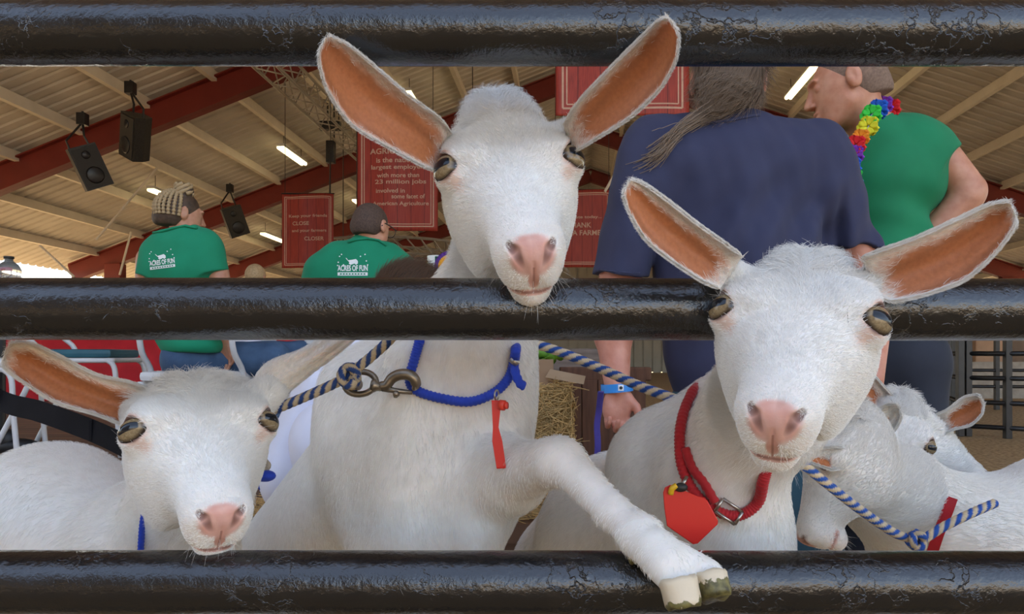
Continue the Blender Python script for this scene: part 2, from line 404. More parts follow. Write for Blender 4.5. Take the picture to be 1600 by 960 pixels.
# yard building behind the camera: a long low tan shed
sh = MB(); sh.box((0, -17, 1.5), (60, .3, 3.0)); sh.build('wall_yard_shed', M_TAN, label='long low tan shed wall behind the camera', cat='wall', kind='structure')
db = MB(); db.box((-16, -12, 4.2), (26, 6, 8.4)); db.build('wall_reflection_block', noise_mat('dark_brown_reflection_block', (.035, .028, .022), (.055, .045, .036), 2, .9, .1), label='unseen dark brown block added behind the camera at left to darken reflections', cat='wall', kind='structure')  # unseen block, added to darken the reflections on the left of the rails
# ============================================================ roof
RU = .8; SL = .36
def zr(u, base=8.54): return H+base-SL*abs(u-RU)
def roof_half(sgn):
    v0, v1 = -1.2, 46.0; pitch = .30; prof = [(0, 0), (.18, 0), (.205, .04), (.275, .04), (.30, 0)]
    vs, hs = [], []; v = v0
    while v < v1:
        for a, b in prof[:-1]: vs.append(v+a); hs.append(b)
        v += pitch
    us = [RU, RU+sgn*16.5]; V = []; Fs = []
    for top in (0, .012):
        for u in us:
            for a, b in zip(vs, hs): V.append(B(u, a, zr(u)+b+top))
    n = len(vs)
    for t in (0, 1):
        for i in range(n-1):
            a = t*2*n+i; Fs.append((a, a+1, a+1+n, a+n) if t == 0 else (a, a+n, a+1+n, a+1))
    o = link('ceiling_roof', mesh_np('ceiling_roof', V, Fs), M_ROOF, None, smooth=False)
    tag(o, 'ribbed pale metal roof slope on the %s side of the barn' % ('left' if sgn < 0 else 'right'), 'roof', kind='structure')
roof_half(-1); roof_half(1)
pu = [7.95+1.4*k for k in range(-5, 6)]
for sgn in (-1, 1):
    for u_ in pu:
        u = RU+sgn*u_
        if sgn > 0 and abs(u-RU) > 15.5: continue
        mb = MB(); a = B(u, -1.0, zr(u)-.1); b = B(u, 45, zr(u)-.1)
        R = np.array([B(1, 0, 0)/1, B(0, 1, 0), [0, 0, 1]]).T
        mb.box((a+b)/2, (.11, 46, .2), R); mb.build('trim_purlin', M_CREAM, kind='structure')
def beam(mb, p, q, w, h, mi=0):
    p = np.array(p); q = np.array(q); d = q-p; L = np.linalg.norm(d); x = d/L; z = np.array([0, 0, 1.]); y = np.cross(z, x); y /= np.linalg.norm(y); z = np.cross(x, y)
    mb.box((p+q)/2, (L, w, h), np.array([x, y, z]).T, mi); return mb
def ibeam(mb, p, q, w, h):
    p = np.array(p, float); q = np.array(q, float)
    beam(mb, p, q, .03, h); up = np.array([0, 0, h/2]); beam(mb, p+up, q+up, w, .03); beam(mb, p-up, q-up, w, .03)
for v, halves in ((14.2, (-1,)), (20.9, (-1, 1)), (27.2, (-1, 1)), (33.5, (-1, 1)), (39.5, (-1, 1)), (8.4, (-1, 1)), (2.6, (-1, 1))):
    for s in halves:
        mb = MB(); ue = RU+s*15.8
        ibeam(mb, B(RU, v, zr(RU, 8.12)), B(ue, v, zr(ue, 8.12)), .26, .55)
        mb.build('trim_rafter', M_RED, kind='structure')
        uc = RU+s*14.4; mb = MB(); mb.box(B(uc, v, zr(uc, 7.9)/2), (.5, .32, zr(uc, 7.9)), np.array([B(1, 0, 0), B(0, 1, 0), [0, 0, 1]]).T, bev=.02)
        mb.build('trim_column', M_RED, kind='structure')
# diagonal bracing rods between the rafters and down to the columns
br = [((150, 375), (246, 262), 17), ((205, 362), (187, 430), 19), ((62, 384), (116, 433), 17), ((425, 285), (520, 255), 19.5), ((945, 300), (1012, 180), 15), ((150, 365), (175, 300), 19)]
for (a, b, d) in br[:2]+br[2:3]+br[4:5]:
    MB().tube([P(*a, d), P(*b, d)], .028, 8).build('trim_brace', M_CREAM, kind='structure')
# far gable wall
gw = MB()
for i in range(54):
    x = -13+i*.5; hh = zr(x, 8.5)
    gw.box(B(x, 40, hh/2), (.42, .08, hh), np.array([B(1, 0, 0), B(0, 1, 0), [0, 0, 1]]).T); gw.box(B(x+.25, 40.03, hh/2), (.1, .05, hh-.1), np.array([B(1, 0, 0), B(0, 1, 0), [0, 0, 1]]).T)
gw.build('wall_back', noise_mat('grey_beige_siding', (.36, .34, .29), (.43, .4, .34), 1, .7, 0), kind='structure')
ib = MB(); ibeam(ib, B(-12.4, 39.8, 4.2), B(13.4, 39.8, 4.2), .2, .5); ib.build('trim_header', M_RED, kind='structure')

# ============================================================ gate
gate = empty('livestock_gate', P(800, 484, .62), 'black painted round tube livestock gate the goats push their heads through', 'gate')
for py, dr in ((52, 0), (484, 2), (911, 2)):
    mb = MB(); a = P(-900, py-dr*1.0, .62); b = P(2500, py+dr*.5, .62); n = 60
    mb.tube([a+(b-a)*i/n for i in range(n+1)], .0262, 40); mb.build('rail', M_GATE, gate, smooth=True)
for py in (1340, 1770):
    MB().tube([P(-900, py, .62), P(2500, py, .62)], .0262, 24).build('rail', M_GATE, gate, smooth=True)
for px in (-900, 2500):
    MB().tube([P(px, -60, .62), [P(px, 0, .62)[0], .62, 0]], .03, 20).build('post', M_GATE, gate, smooth=True)
# ============================================================ goats
def fur_skin():
    m, nt, b = nodes('goat_skin'); a = N(nt, 'ShaderNodeAttribute', attribute_name='tint'); co = coord(nt)
    n = N(nt, 'ShaderNodeTexNoise', Scale=60, Detail=5); lnk(nt, co, n.inputs['Vector'])
    mx = N(nt, 'ShaderNodeMixRGB', blend_type='MULTIPLY', Fac=.35); lnk(nt, a.outputs['Color'], mx.inputs[1]); lnk(nt, ramp(nt, n.outputs[0], [(.3, (.75, .72, .68)), (.6, (1, 1, 1))]), mx.inputs[2])
    lnk(nt, mx.outputs[0], b.inputs['Base Color']); b.inputs['Roughness'].default_value = .55; b.inputs['Specular IOR Level'].default_value = .35
    b.inputs['Subsurface Weight'].default_value = .12; b.inputs['Subsurface Radius'].default_value = (.01, .004, .002); b.inputs['Subsurface Scale'].default_value = .5
    n2 = N(nt, 'ShaderNodeTexNoise', Scale=450, Detail=4); lnk(nt, co, n2.inputs['Vector'])
    bp = N(nt, 'ShaderNodeBump', Strength=.35, Distance=.0006); lnk(nt, n2.outputs[0], bp.inputs['Height']); lnk(nt, bp.outputs[0], b.inputs['Normal'])
    return m
def fur_mat(name, c):
    m, nt, b = nodes(name); hi = N(nt, 'ShaderNodeHairInfo')
    lnk(nt, ramp(nt, hi.outputs['Random'], [(0, tuple(x*.86 for x in c)), (1, c)]), b.inputs['Base Color'])
    b.inputs['Roughness'].default_value = .6; b.inputs['Specular IOR Level'].default_value = .25
    return m
M_SKIN_G = fur_skin(); M_FUR = fur_mat('white_goat_hair', (.93, .90, .84)); M_FUR_BUFF = fur_mat('buff_goat_hair', (.80, .66, .50))
def eye_mat():
    m, nt, b = nodes('goat_eye'); a = N(nt, 'ShaderNodeAttribute', attribute_name='eloc')
    sp = N(nt, 'ShaderNodeSeparateXYZ'); lnk(nt, a.outputs['Vector'], sp.inputs[0])
    # iris radius in the plane across the gaze
    def mth(op, x, y=None):
        n = N(nt, 'ShaderNodeMath', operation=op)
        for i, v in enumerate((x, y)):
            if v is None: continue
            if isinstance(v, (int, float)): n.inputs[i].default_value = v
            else: lnk(nt, v, n.inputs[i])
        return n.outputs[0]
    r = mth('SQRT', mth('ADD', mth('MULTIPLY', sp.outputs[0], sp.outputs[0]), mth('MULTIPLY', sp.outputs[1], sp.outputs[1])))
    n = N(nt, 'ShaderNodeTexNoise', Scale=9, Detail=4); lnk(nt, a.outputs['Vector'], n.inputs['Vector'])
    iris = N(nt, 'ShaderNodeMixRGB', Fac=.5); iris.inputs[1].default_value = (.26, .19, .10, 1); lnk(nt, ramp(nt, n.outputs[0], [(.35, (.16, .10, .05)), (.65, (.36, .27, .15))]), iris.inputs[2])
    c = N(nt, 'ShaderNodeMixRGB'); lnk(nt, ramp(nt, r, [(.70, (0, 0, 0)), (.86, (1, 1, 1))]), c.inputs[0]); lnk(nt, iris.outputs[0], c.inputs[1]); c.inputs[2].default_value = (.035, .022, .016, 1)
    # wide flat pupil
    px = mth('POWER', mth('ABSOLUTE', mth('DIVIDE', sp.outputs[1], .66)), 4); py = mth('POWER', mth('ABSOLUTE', mth('DIVIDE', sp.outputs[0], .34)), 4)
    pup = ramp(nt, mth('ADD', px, py), [(.75, (1, 1, 1)), (1.0, (0, 0, 0))])
    c2 = N(nt, 'ShaderNodeMixRGB'); lnk(nt, pup, c2.inputs[0]); lnk(nt, c.outputs[0], c2.inputs[1]); c2.inputs[2].default_value = (.008, .01, .014, 1)
    lnk(nt, c2.outputs[0], b.inputs['Base Color']); b.inputs['Roughness'].default_value = .12; b.inputs['Specular IOR Level'].default_value = .35; b.inputs['Coat Weight'].default_value = .25; b.inputs['Coat Roughness'].default_value = .02
    return m
M_EYE = eye_mat()
M_HOOF = noise_mat('horn_hoof', (.62, .52, .34), (.78, .70, .52), 40, .45, .4)
def hoof_mat():
    m, nt, b = nodes('muddy_hoof_horn'); a = N(nt, 'ShaderNodeAttribute', attribute_name='mud'); co = coord(nt)
    n = N(nt, 'ShaderNodeTexNoise', Scale=130, Detail=6); lnk(nt, co, n.inputs['Vector'])
    ad = N(nt, 'ShaderNodeMath', operation='ADD'); lnk(nt, a.outputs['Fac'], ad.inputs[0]); lnk(nt, n.outputs[0], ad.inputs[1])
    f = ramp(nt, ad.outputs[0], [(.95, (0, 0, 0)), (1.1, (1, 1, 1))])
    mud = ramp(nt, n.outputs[0], [(.35, (.04, .032, .012)), (.65, (.22, .19, .06))])
    mx = N(nt, 'ShaderNodeMixRGB'); lnk(nt, f, mx.inputs[0]); mx.inputs[1].default_value = (.72, .60, .42, 1); lnk(nt, mud, mx.inputs[2])
    lnk(nt, mx.outputs[0], b.inputs['Base Color']); b.inputs['Roughness'].default_value = .45
    bp = N(nt, 'ShaderNodeBump', Strength=.6, Distance=.001); lnk(nt, ad.outputs[0], bp.inputs['Height']); lnk(nt, bp.outputs[0], b.inputs['Normal'])
    return m
M_HOOFMUD = hoof_mat()

# head profile, y = 0 poll .. .235 nose tip
_hp = spline([  # y, half width, top z, bottom z
    (-.012, .018, -.030, -.062), (.000, .026, -.008, -.080), (.020, .0415, .002, -.098), (.045, .053, .003, -.110), (.075, .056, .003, -.114),
    (.100, .050, -.001, -.108), (.125, .042, -.004, -.098), (.150, .0365, -.007, -.086), (.175, .0335, -.009, -.074), (.200, .0325, -.010, -.068),
    (.218, .0315, -.012, -.064), (.232, .026, -.017, -.058), (.242, .014, -.028, -.048)], 120)
EYE_O = np.array([.0475, .078, -.016]); EYE_R = .0147
def unit(v): v = np.array(v, float); return v/np.linalg.norm(v)
EYE_G = unit((.66, .26, .70))
def head_local(x, y, z, w=1.0):
    ax = np.abs(x)
    a = np.interp(y, _hp[:, 0], _hp[:, 1])*w; zt = np.interp(y, _hp[:, 0], _hp[:, 2]); zb = np.interp(y, _hp[:, 0], _hp[:, 3])
    c = (zt+zb)/2; b = (zt-zb)/2; s = np.clip((z-c)/b, -1.2, 1.2)
    lowr = ss(y, .12, .21); aw = a*(1+(.10+.16*lowr)*s-(.10+.08*lowr)*s*s+.02)
    n = 2.5-.3*lowr
    rr = ((ax/aw)**n+(np.abs(z-c)/b)**n)**(1/n)
    d = (rr-1)*np.minimum(aw, b)
    d = smax(d, np.maximum(-.012-y, y-.243), .012)
    p = np.stack([ax, y, z], 1).astype(np.float32)
    d = smin(d, f_ell(p, (.0, .004, -.016), (.030, .022, .014)), .015)            # poll knob
    d = smin(d, f_ell(p, (.036*w, .066, -.003), (.020, .022, .010)), .014)        # brow
    d = smin(d, f_ell(p, tuple(EYE_O*[w, 1, 1]), (.0165, .019, .017)), .010)      # orbit
    d = smin(d, f_ell(p, (.031, .095, -.078), (.015, .042, .032)), .02)           # cheek muscle
    d = smin(d, f_ell(p, (.0115, .216, -.046), (.0195, .026, .020)), .010)          # upper lip pads
    d = smin(d, f_ell(p, (.0, .214, -.066), (.0205, .024, .0145)), .008)            # chin
    d = smin(d, f_ell(p, (.011, .232, -.026), (.0145, .012, .012)), .008)         # nostril wings
    d = smin(d, f_ell(p, (.0, .236, -.031), (.010, .010, .014)), .006)            # nose pad
    # tear groove below the eye
    d = smax(d, -f_cone(p, (.043*w, .093, .004), .006, (.036, .128, .004), .004), .012)
    # nostril, philtrum, mouth
    d = smax(d, -f_cone(p, (.0100, .2480, -.035), .0022, (.0165, .2420, -.021), .0040), .004)
    d = smax(d, -f_cone(p, (.0165, .2420, -.021), .0036, (.0215, .232, -.019), .0020), .004)
    d = smax(d, -f_cone(p, (0, .2475, -.030), .0010, (0, .2455, -.056), .0010), .0025)
    d = smax(d, -f_cone(p, (0, .2445, -.0565), .0016, (.016, .238, -.060), .0016), .003)
    d = smax(d, -f_cone(p, (.016, .238, -.060), .0016, (.030, .205, -.060), .0014), .003)
    # eye opening
    e = EYE_O*[w, 1, 1]; q = p-np.float32(e)
    L = unit(np.cross(EYE_G, np.cross((-.1, 1, -.05), EYE_G))); U = np.cross(EYE_G, L)
    Rm = np.array([L, U, EYE_G]).T
    d = smax(d, -f_ell(p, e+EYE_G*.010, (.0127, .0114, .016), Rm), .004)
    return d

def ss(x, a, b): t = np.clip((x-a)/(b-a), 0, 1); return t*t*(3-2*t)
class Head:
    def __init__(s, o, pitch, yaw=0, roll=0, scale=1.0, w=1.0, ys=.86, yp=1.2, mz=.20, pz=0.0):
        s.pz = pz
        s.ys, s.yp, s.mz = ys, yp, mz
        if hasattr(pitch, '__len__'):            # explicit snout and face-normal directions
            Yd = unit(pitch[0]); Zd = np.array(pitch[1], float); Zd = unit(Zd-Yd*np.dot(Zd, Yd)); Xd = -np.cross(Yd, Zd)
            s.M = np.array([Xd, Yd, Zd]).T; s.s = scale; s.w = w; s.o = np.array(o, float)-s.M@(np.array([0, .078, 0])*scale); return
        th, ya, ro = map(math.radians, (pitch, yaw, roll))
        X = np.array([1., 0, 0]); Y = np.array([0, -math.sin(th), -math.cos(th)]); Z = np.array([0, -math.cos(th), math.sin(th)])
        Rz = np.array([[math.cos(ya), -math.sin(ya), 0], [math.sin(ya), math.cos(ya), 0], [0, 0, 1]])
        Ry = np.array([[math.cos(ro), 0, -math.sin(ro)], [0, 1, 0], [math.sin(ro), 0, math.cos(ro)]])
        M = Ry@Rz; s.X, s.Y, s.Z = M@X, M@Y, M@Z; s.s = scale; s.w = w
        s.M = np.array([s.X, s.Y, s.Z]).T
        s.o = np.array(o, float)-s.M@(np.array([0, .078, 0])*scale)       # o given as the point between the eyes
    # the face is longer above the eyes and shorter, narrower towards the muzzle than the profile table
    def loc(s, p):
        q = ((np.asarray(p)-s.o)@s.M)/s.s; y = q[..., 1]-.078
        y = .078+np.where(y > 0, y/s.ys, y/s.yp); q = np.stack([q[..., 0]/(1-s.mz*ss(y, .09, .19)), y, q[..., 2]-s.pz*ss(-y, -.07, .01)*(1-.75*np.clip(np.abs(q[..., 0])/.05, 0, 1)**2)], -1); return q
    def wor(s, q):
        q = np.asarray(q, float); y = q[..., 1]-.078; x = q[..., 0]*(1-s.mz*ss(q[..., 1], .09, .19))
        q = np.stack([x, .078+np.where(y > 0, y*s.ys, y*s.yp), q[..., 2]+s.pz*ss(-q[..., 1], -.07, .01)*(1-.75*np.clip(np.abs(x)/.05, 0, 1)**2)], -1); return s.o+(q*s.s)@s.M.T
    def prim(s, k=.02):
        def f(p):
            q = s.loc(p).astype(np.float32)
            r = np.sqrt((q[:, 0])**2+(q[:, 1]-.11)**2+(q[:, 2]+.05)**2); out = (r-.17).astype(np.float32); m = r < .24
            if m.any(): out[m] = head_local(q[m, 0], q[m, 1], q[m, 2], s.w)
            return (out*s.s).astype(np.float32)
        c = s.wor((0, .11, -.05)); return dict(t='f', f=f, k=k, bb=(c-.17*s.s, c+.17*s.s))
    def eyes(s, parent):
        for sg in (-1, 1):
            c = EYE_O*[s.w, 1, 1]+EYE_G*.0038; G = unit((.62, .33, .71)); U = unit(np.array([1., 0, 0])-G*G[0]); L = np.cross(U, G)
            n1, n2 = 28, 40; V = []; A = []
            for i in range(n1+1):
                th = math.pi*i/n1
                for k in range(n2):
                    ph = 2*math.pi*k/n2; l = np.array([math.sin(th)*math.cos(ph), math.sin(th)*math.sin(ph), math.cos(th)])
                    q = c+EYE_R*(l[0]*L+l[1]*U+l[2]*G); q[0] *= sg; V.append(s.wor(q)); A.append(l)
            Fs = np.array([(i*n2+k, (i+1)*n2+k, (i+1)*n2+(k+1) % n2, i*n2+(k+1) % n2) for i in range(n1) for k in range(n2)])
            link('eye', mesh_np('eye', V, Fs, {'eloc': np.array(A)}), M_EYE, parent)
WHITE = np.array([.90, .86, .79]); PINK = np.array([.62, .30, .23]); PINK2 = np.array([.72, .40, .32]); DARKP = np.array([.16, .07, .055])
def mixc(a, b, t): t = np.clip(t, 0, 1)[:, None]; return a*(1-t)+b*t

def nose_mask(q):
    """1 on the bare pink skin of nose and lips (head-local points)"""
    ax = np.abs(q[:, 0])
    n = ss(-(np.sqrt((ax/.021)**2+((q[:, 1]-.240)/.016)**2+((q[:, 2]+.026)/.016)**2)), -1.25, -.85)
    n2 = ss(-(np.sqrt((ax/.0055)**2+((q[:, 1]-.246)/.012)**2+((q[:, 2]+.046)/.012)**2)), -1.25, -.8)
    lip = ss(-np.abs(q[:, 2]+.0595), -.0042, -.002)*(q[:, 1] > .196)*(ax < .033)*.8
    return np.maximum(np.maximum(n, n2), lip)
def eye_mask(q, w=1):
    e = EYE_O*[w, 1, 1]; G = EYE_G; L = unit(np.cross(G, np.cross((-.1, 1, -.05), G))); U = np.cross(G, L)
    d = np.stack([np.abs(q[:, 0]), q[:, 1], q[:, 2]], 1)-e; l = d@L; u = d@U; g = d@G
    r = np.sqrt((l/.0175)**2+(u/.0125)**2); tear = np.sqrt(((l-.016)/.012)**2+((u)/.006)**2)
    m = ss(-r, -1.3, -.85)*(g > -.004); m2 = .8*ss(-tear, -1.9, -.4)*(g > -.010)
    return np.maximum(m, m2), ss(-r, -.98, -.84)*(g > -.004)
def goat_tint(X, head, extra=None):
    c = np.repeat(WHITE[None], len(X), 0)
    q = head.loc(X); near = (np.abs(q) < .35).all(1)
    n = nose_mask(q)*near; nz = vnoise(q*1.0, 160, 3)
    c = mixc(c, np.array([.80, .68, .58]), ss(q[:, 1], .19, .235)*near*.35)
    c = mixc(c, PINK2, n*(.95)); c = mixc(c, PINK, n*ss(nz[:, 0], -.3, .6)*.6)
    qa = np.stack([np.abs(q[:, 0]), q[:, 1], q[:, 2]], 1).astype(np.float32)
    nd = np.minimum(f_cone(qa, (.0100, .2480, -.035), .0018, (.0165, .2420, -.021), .0036), f_cone(qa, (.0165, .2420, -.021), .0036, (.0215, .232, -.019), .0018)); nost = ss(-nd, -.0022, -.0002)*near
    c = mixc(c, DARKP, nost*.8)
    mo = ss(-np.abs(q[:, 2]+.0595), -.0022, -.0006)*(q[:, 1] > .20)*(np.abs(q[:, 0]) < .031)*near; c = mixc(c, np.array([.25, .10, .08]), mo*.7)
    ph = ss(-np.abs(q[:, 0]), -.0016, -.0004)*(q[:, 2] < -.034)*(q[:, 2] > -.058)*(q[:, 1] > .235)*near; c = mixc(c, np.array([.34, .14, .10]), ph*.7)
    e, rim = eye_mask(q, head.w); c = mixc(c, np.array([.66, .42, .31]), e*near*.9); c = mixc(c, DARKP*.6, rim*near*.9)
    if extra: c = extra(X, c)
    return {'tint': np.concatenate([c, np.ones((len(c), 1))], 1)}

def ear_mat():
    m, nt, b = nodes('goat_ear_skin'); a = N(nt, 'ShaderNodeAttribute', attribute_name='tint'); co = coord(nt)
    n = N(nt, 'ShaderNodeTexNoise', Scale=300, Detail=5); lnk(nt, co, n.inputs['Vector'])
    mx = N(nt, 'ShaderNodeMixRGB', blend_type='MULTIPLY', Fac=.4); lnk(nt, a.outputs['Color'], mx.inputs[1]); lnk(nt, ramp(nt, n.outputs[0], [(.3, (.6, .55, .5)), (.65, (1.05, 1.05, 1.05))]), mx.inputs[2])
    lnk(nt, mx.outputs[0], b.inputs['Base Color']); b.inputs['Roughness'].default_value = .5; b.inputs['Specular IOR Level'].default_value = .3
    b.inputs['Subsurface Weight'].default_value = .25; b.inputs['Subsurface Radius'].default_value = (.01, .004, .002); b.inputs['Subsurface Scale'].default_value = .4
    bp = N(nt, 'ShaderNodeBump', Strength=.5, Distance=.0008); lnk(nt, n.outputs[0], bp.inputs['Height']); lnk(nt, bp.outputs[0], b.inputs['Normal'])
    return m
M_EAR = ear_mat()
ORANGE = np.array([.47, .165, .062]); BUFF = np.array([.78, .60, .45])
def ear_surface(top, bot, dbase, dtip, cup=.35, thick=.0035, inner=(.14, .93, -.55, .80), back=False, curl=0.0, NT=46, NS=22, **kw):
    """outline edges in picture points from base to tip, given its own depth, cup and thickness.
    returns verts, quads, tint, inner mask"""
    T = spline(top, NT); Bo = spline(bot, NT); V = []; col = []; inn = []
    ts = np.linspace(0, 1, NT)
    for side in (0, 1):
        for i, t in enumerate(ts):
            d0 = dbase+(dtip-dbase)*t**.65+curl*math.sin(math.pi*t)
            wpx = np.linalg.norm(T[i]-Bo[i]); wm = wpx/F*d0
            cu_ = cup*(1.25-.75*t)
            for j in range(NS+1):
                s = -1+2*j/NS                                      # -1 top edge, +1 bottom edge
                g = math.sin(s*math.pi/2*.98)
                px, py = T[i]*(1-g)/2+Bo[i]*(1+g)/2
                dd = cu_*wm*(1-s*s)
                # folds inside the ear run along it
                dd += (.0016*math.sin(9*s+2.5*t)*(1-s*s)*math.sin(math.pi*min(1, t*1.1)))
                th = thick*math.sqrt(max(0, 1-s**6))*(1 if side else 0)*math.sqrt(max(0, 1-t**12))
                d = d0+dd+th if not back else d0-dd+th
                V.append(P(px, py, d))
                nz = .07*math.sin(37*t+11*s)+.05*math.sin(83*t-23*s)
                t0, t1, s0, s1 = inner
                e = 1-math.sqrt((max(0, (abs(t-(t0+t1)/2)-(t1-t0)*.22)/((t1-t0)*.28)))**2+(max(0, (abs(s-(s0+s1)/2)-(s1-s0)*.2)/((s1-s0)*.30)))**2)+nz
                mk = float(np.clip(e*1.6+.2, 0, 1))
                if side or back: mk = 0
                inn.append(mk)
                vein = .5+.5*math.sin(7*s+5*t+1.5*math.sin(4*t)); c = ORANGE*(1-.22*vein**6)*(1.12-.25*mk*(1-t))
                col.append(np.array(BUFF*.35+WHITE*.65)*(1-mk)+c*mk if not side else WHITE*.92)
    W = NS+1; Q = []; off = NT*W
    for i in range(NT-1):
        for j in range(NS):
            a = i*W+j
            Q.append((a, a+1, a+W+1, a+W)); Q.append((off+a, off+a+W, off+a+W+1, off+a+1))
        for j in (0, NS):
            a = i*W+j; q = (a, a+W, off+a+W, off+a); Q.append(q if j == 0 else q[::-1])
    for j in range(NS):
        a = (NT-1)*W+j; Q.append((a, a+1, off+a+1, off+a))
        a = j; Q.append((a, off+a, off+a+1, a+1))
    V = np.array(V); Q = np.array(Q); a = V[Q[(NT//2)*NS+NS//2, 0]] if False else None
    k = (NT//2)*(2*NS+2)+2*(NS//2); q = Q[k]; nn = np.cross(V[q[1]]-V[q[0]], V[q[2]]-V[q[0]])
    if nn[1] > 0: Q = Q[:, ::-1].copy()          # the cupped side faces the front
    return V, Q, np.array(col), np.array(inn)

def build_goat(name, prims, head, ears, label, group=None, h=.004, subdiv=0, bounds=None, fur=(60000, 60000), flow_body=(0, .3, -1), fur_len=.0095, extra=None, clip_fur=None, furr=.00016, eyes=True, fscale=lambda p: 1.0):
    f = lambda p: eval_prims(prims, p)
    lo, hi = pbounds(prims) if bounds is None else bounds
    X, Q = polygonize(f, lo, hi, h, subdiv=subdiv)
    if subdiv:
        def near_face(c):
            q = head.loc(c); e = EYE_O*[head.w, 1, 1]; a = np.stack([np.abs(q[:, 0]), q[:, 1], q[:, 2]], 1)
            return (np.linalg.norm(a-e-EYE_G*.006, axis=1) < .024) | ((q[:, 1] > .195) & (q[:, 1] < .27) & (np.abs(q[:, 0]) < .05) & (q[:, 2] < .02) & (q[:, 2] > -.1))
        X, Q = refine(X, Q, f, near_face, h/2); X, Q = refine(X, Q, f, near_face, h/4); X = relax(X, Q, near_face)
    at = goat_tint(X, head, extra); tint = at['tint']; nb = len(X); Vs = [X]; Qs = [Q]; cs = [tint]; ms = [np.zeros(len(Q), int)]
    inn = [np.zeros(nb)]; off = nb; ear_parts = []
    for e in ears:
        V, q, c, m = ear_surface(**e); Vs.append(V); Qs.append(q+off); cs.append(np.concatenate([c, np.ones((len(c), 1))], 1)); ms.append(np.ones(len(q), int)); inn.append(m)
        ear_parts.append((V, q, m, e)); off += len(V)
    root = link(name, mesh_np(name, np.concatenate(Vs), np.concatenate(Qs), {'tint': np.concatenate(cs)}, np.concatenate(ms)), [M_SKIN_G, M_EAR], None)
    tag(root, label, 'goat', group)
    bpy.context.view_layer.update()
    if eyes: head.eyes(root)
    if FUR:
        # head
        hl = lambda c: (np.linalg.norm(head.loc(c)-np.array([0, .11, -.05]), axis=1) < .155)
        def wh(c):
            q = head.loc(c); return hl(c)*(1-np.clip(nose_mask(q)*1.15, 0, 1))*(1-np.clip(eye_mask(q, head.w)[0]*1.0+eye_mask(q, head.w)[1], 0, 1))
        p, n = sample_surface(X, Q, fur[0], wh); q = head.loc(p)
        yy = q[:, 1]; fl = np.zeros_like(p)
        fl[:, 0] = np.sign(q[:, 0])*ss(np.abs(q[:, 0]), 0, .02)*.55+.35*vnoise(q, 45, 5)[:, 0]; fl[:, 1] = -1.0+1.9*ss(yy, .235, .21)*0; fl[:, 2] = -.55*ss(-q[:, 2], 0, .05)
        lipm = ss(yy, .19, .215); fl[:, 1] = -1+0*lipm
        fw = fl@head.M.T; cmb = comb(n, fw, .3)
        L = fur_len*(.42+.55*ss(-yy, -.10, -.02)+.5*ss(-q[:, 2], .075, .12))*rng.uniform(.6, 1.15, len(p))*(1-.45*ss(yy, .15, .2))
        hair_obj('fur', M_FUR, root, p, n*.55, cmb*.85, L, furr, npt=4, bend=.5)['kind'] = 'stuff'
        # poll tuft
        def wt(c):
            q = head.loc(c); return (np.abs(q[:, 0]) < .045)*(q[:, 1] < .035)*(q[:, 1] > -.02)*(q[:, 2] > -.05)
        p, n = sample_surface(X, Q, 2600, wt); q = head.loc(p); fl = np.stack([np.sign(q[:, 0])*.5, -np.ones(len(q))*.4, np.ones(len(q))*.5], 1)+.5*vnoise(q, 90, 8)
        hair_obj('forelock', M_FUR, root, p, n*.6, comb(n, fl@head.M.T, .35), .018*rng.uniform(.5, 1.15, len(p)), furr*1.1, npt=5, bend=.5)['kind'] = 'stuff'
        # eyelashes and whiskers
        def wl(c):
            q = head.loc(c); e = EYE_O*[head.w, 1, 1]; d = np.stack([np.abs(q[:, 0]), q[:, 1], q[:, 2]], 1)-e; L_ = unit(np.cross(EYE_G, np.cross((-.1, 1, -.05), EYE_G))); U_ = np.cross(EYE_G, L_)
            l = d@L_; u = d@U_; r = np.sqrt((l/.0145)**2+(u/.0102)**2); return (np.abs(r-1) < .12)*(d@EYE_G > 0)*(np.abs(q[:, 0]) > .02)
        try:
            p, n = sample_surface(X, Q, 36, wl); fl = np.stack([np.sign(head.loc(p)[:, 0]), -np.ones(len(p))*.5, np.ones(len(p))*.1], 1)@head.M.T
            hair_obj('eyelashes', M_FUR, root, p, n*.5, comb(n, fl, .25), .013*rng.uniform(.5, 1.1, len(p)), furr*.5, npt=4, bend=.3)['kind'] = 'stuff'
        except Exception as ex: print('lash', ex)
        def ww(c):
            q = head.loc(c); return (q[:, 1] > .19)*(q[:, 2] < -.045)*(q[:, 2] > -.085)*1.0
        p, n = sample_surface(X, Q, 55, ww, facing=False)
        hair_obj('whiskers', M_FUR, root, p, n*.9, comb(n, np.tile([[0, 0, -1.]], (len(p), 1)), .4)*.4, rng.uniform(.008, .022, len(p)), furr*.45, npt=4, bend=.2)['kind'] = 'stuff'
        # body
        if fur[1]:
            wb_ = lambda c: (~hl(c))*(1.0 if clip_fur is None else clip_fur(c))
            p, n = sample_surface(X, Q, fur[1], wb_); fb = np.tile(np.array(flow_body, float), (len(p), 1))+.45*vnoise(p, 14, 11)
            hair_obj('body_fur', M_FUR, root, p, n*.5, comb(n, fb, .22), fur_len*1.0*rng.uniform(.6, 1.2, len(p))*fscale(p), furr*1.1, npt=4, bend=.5)['kind'] = 'stuff'
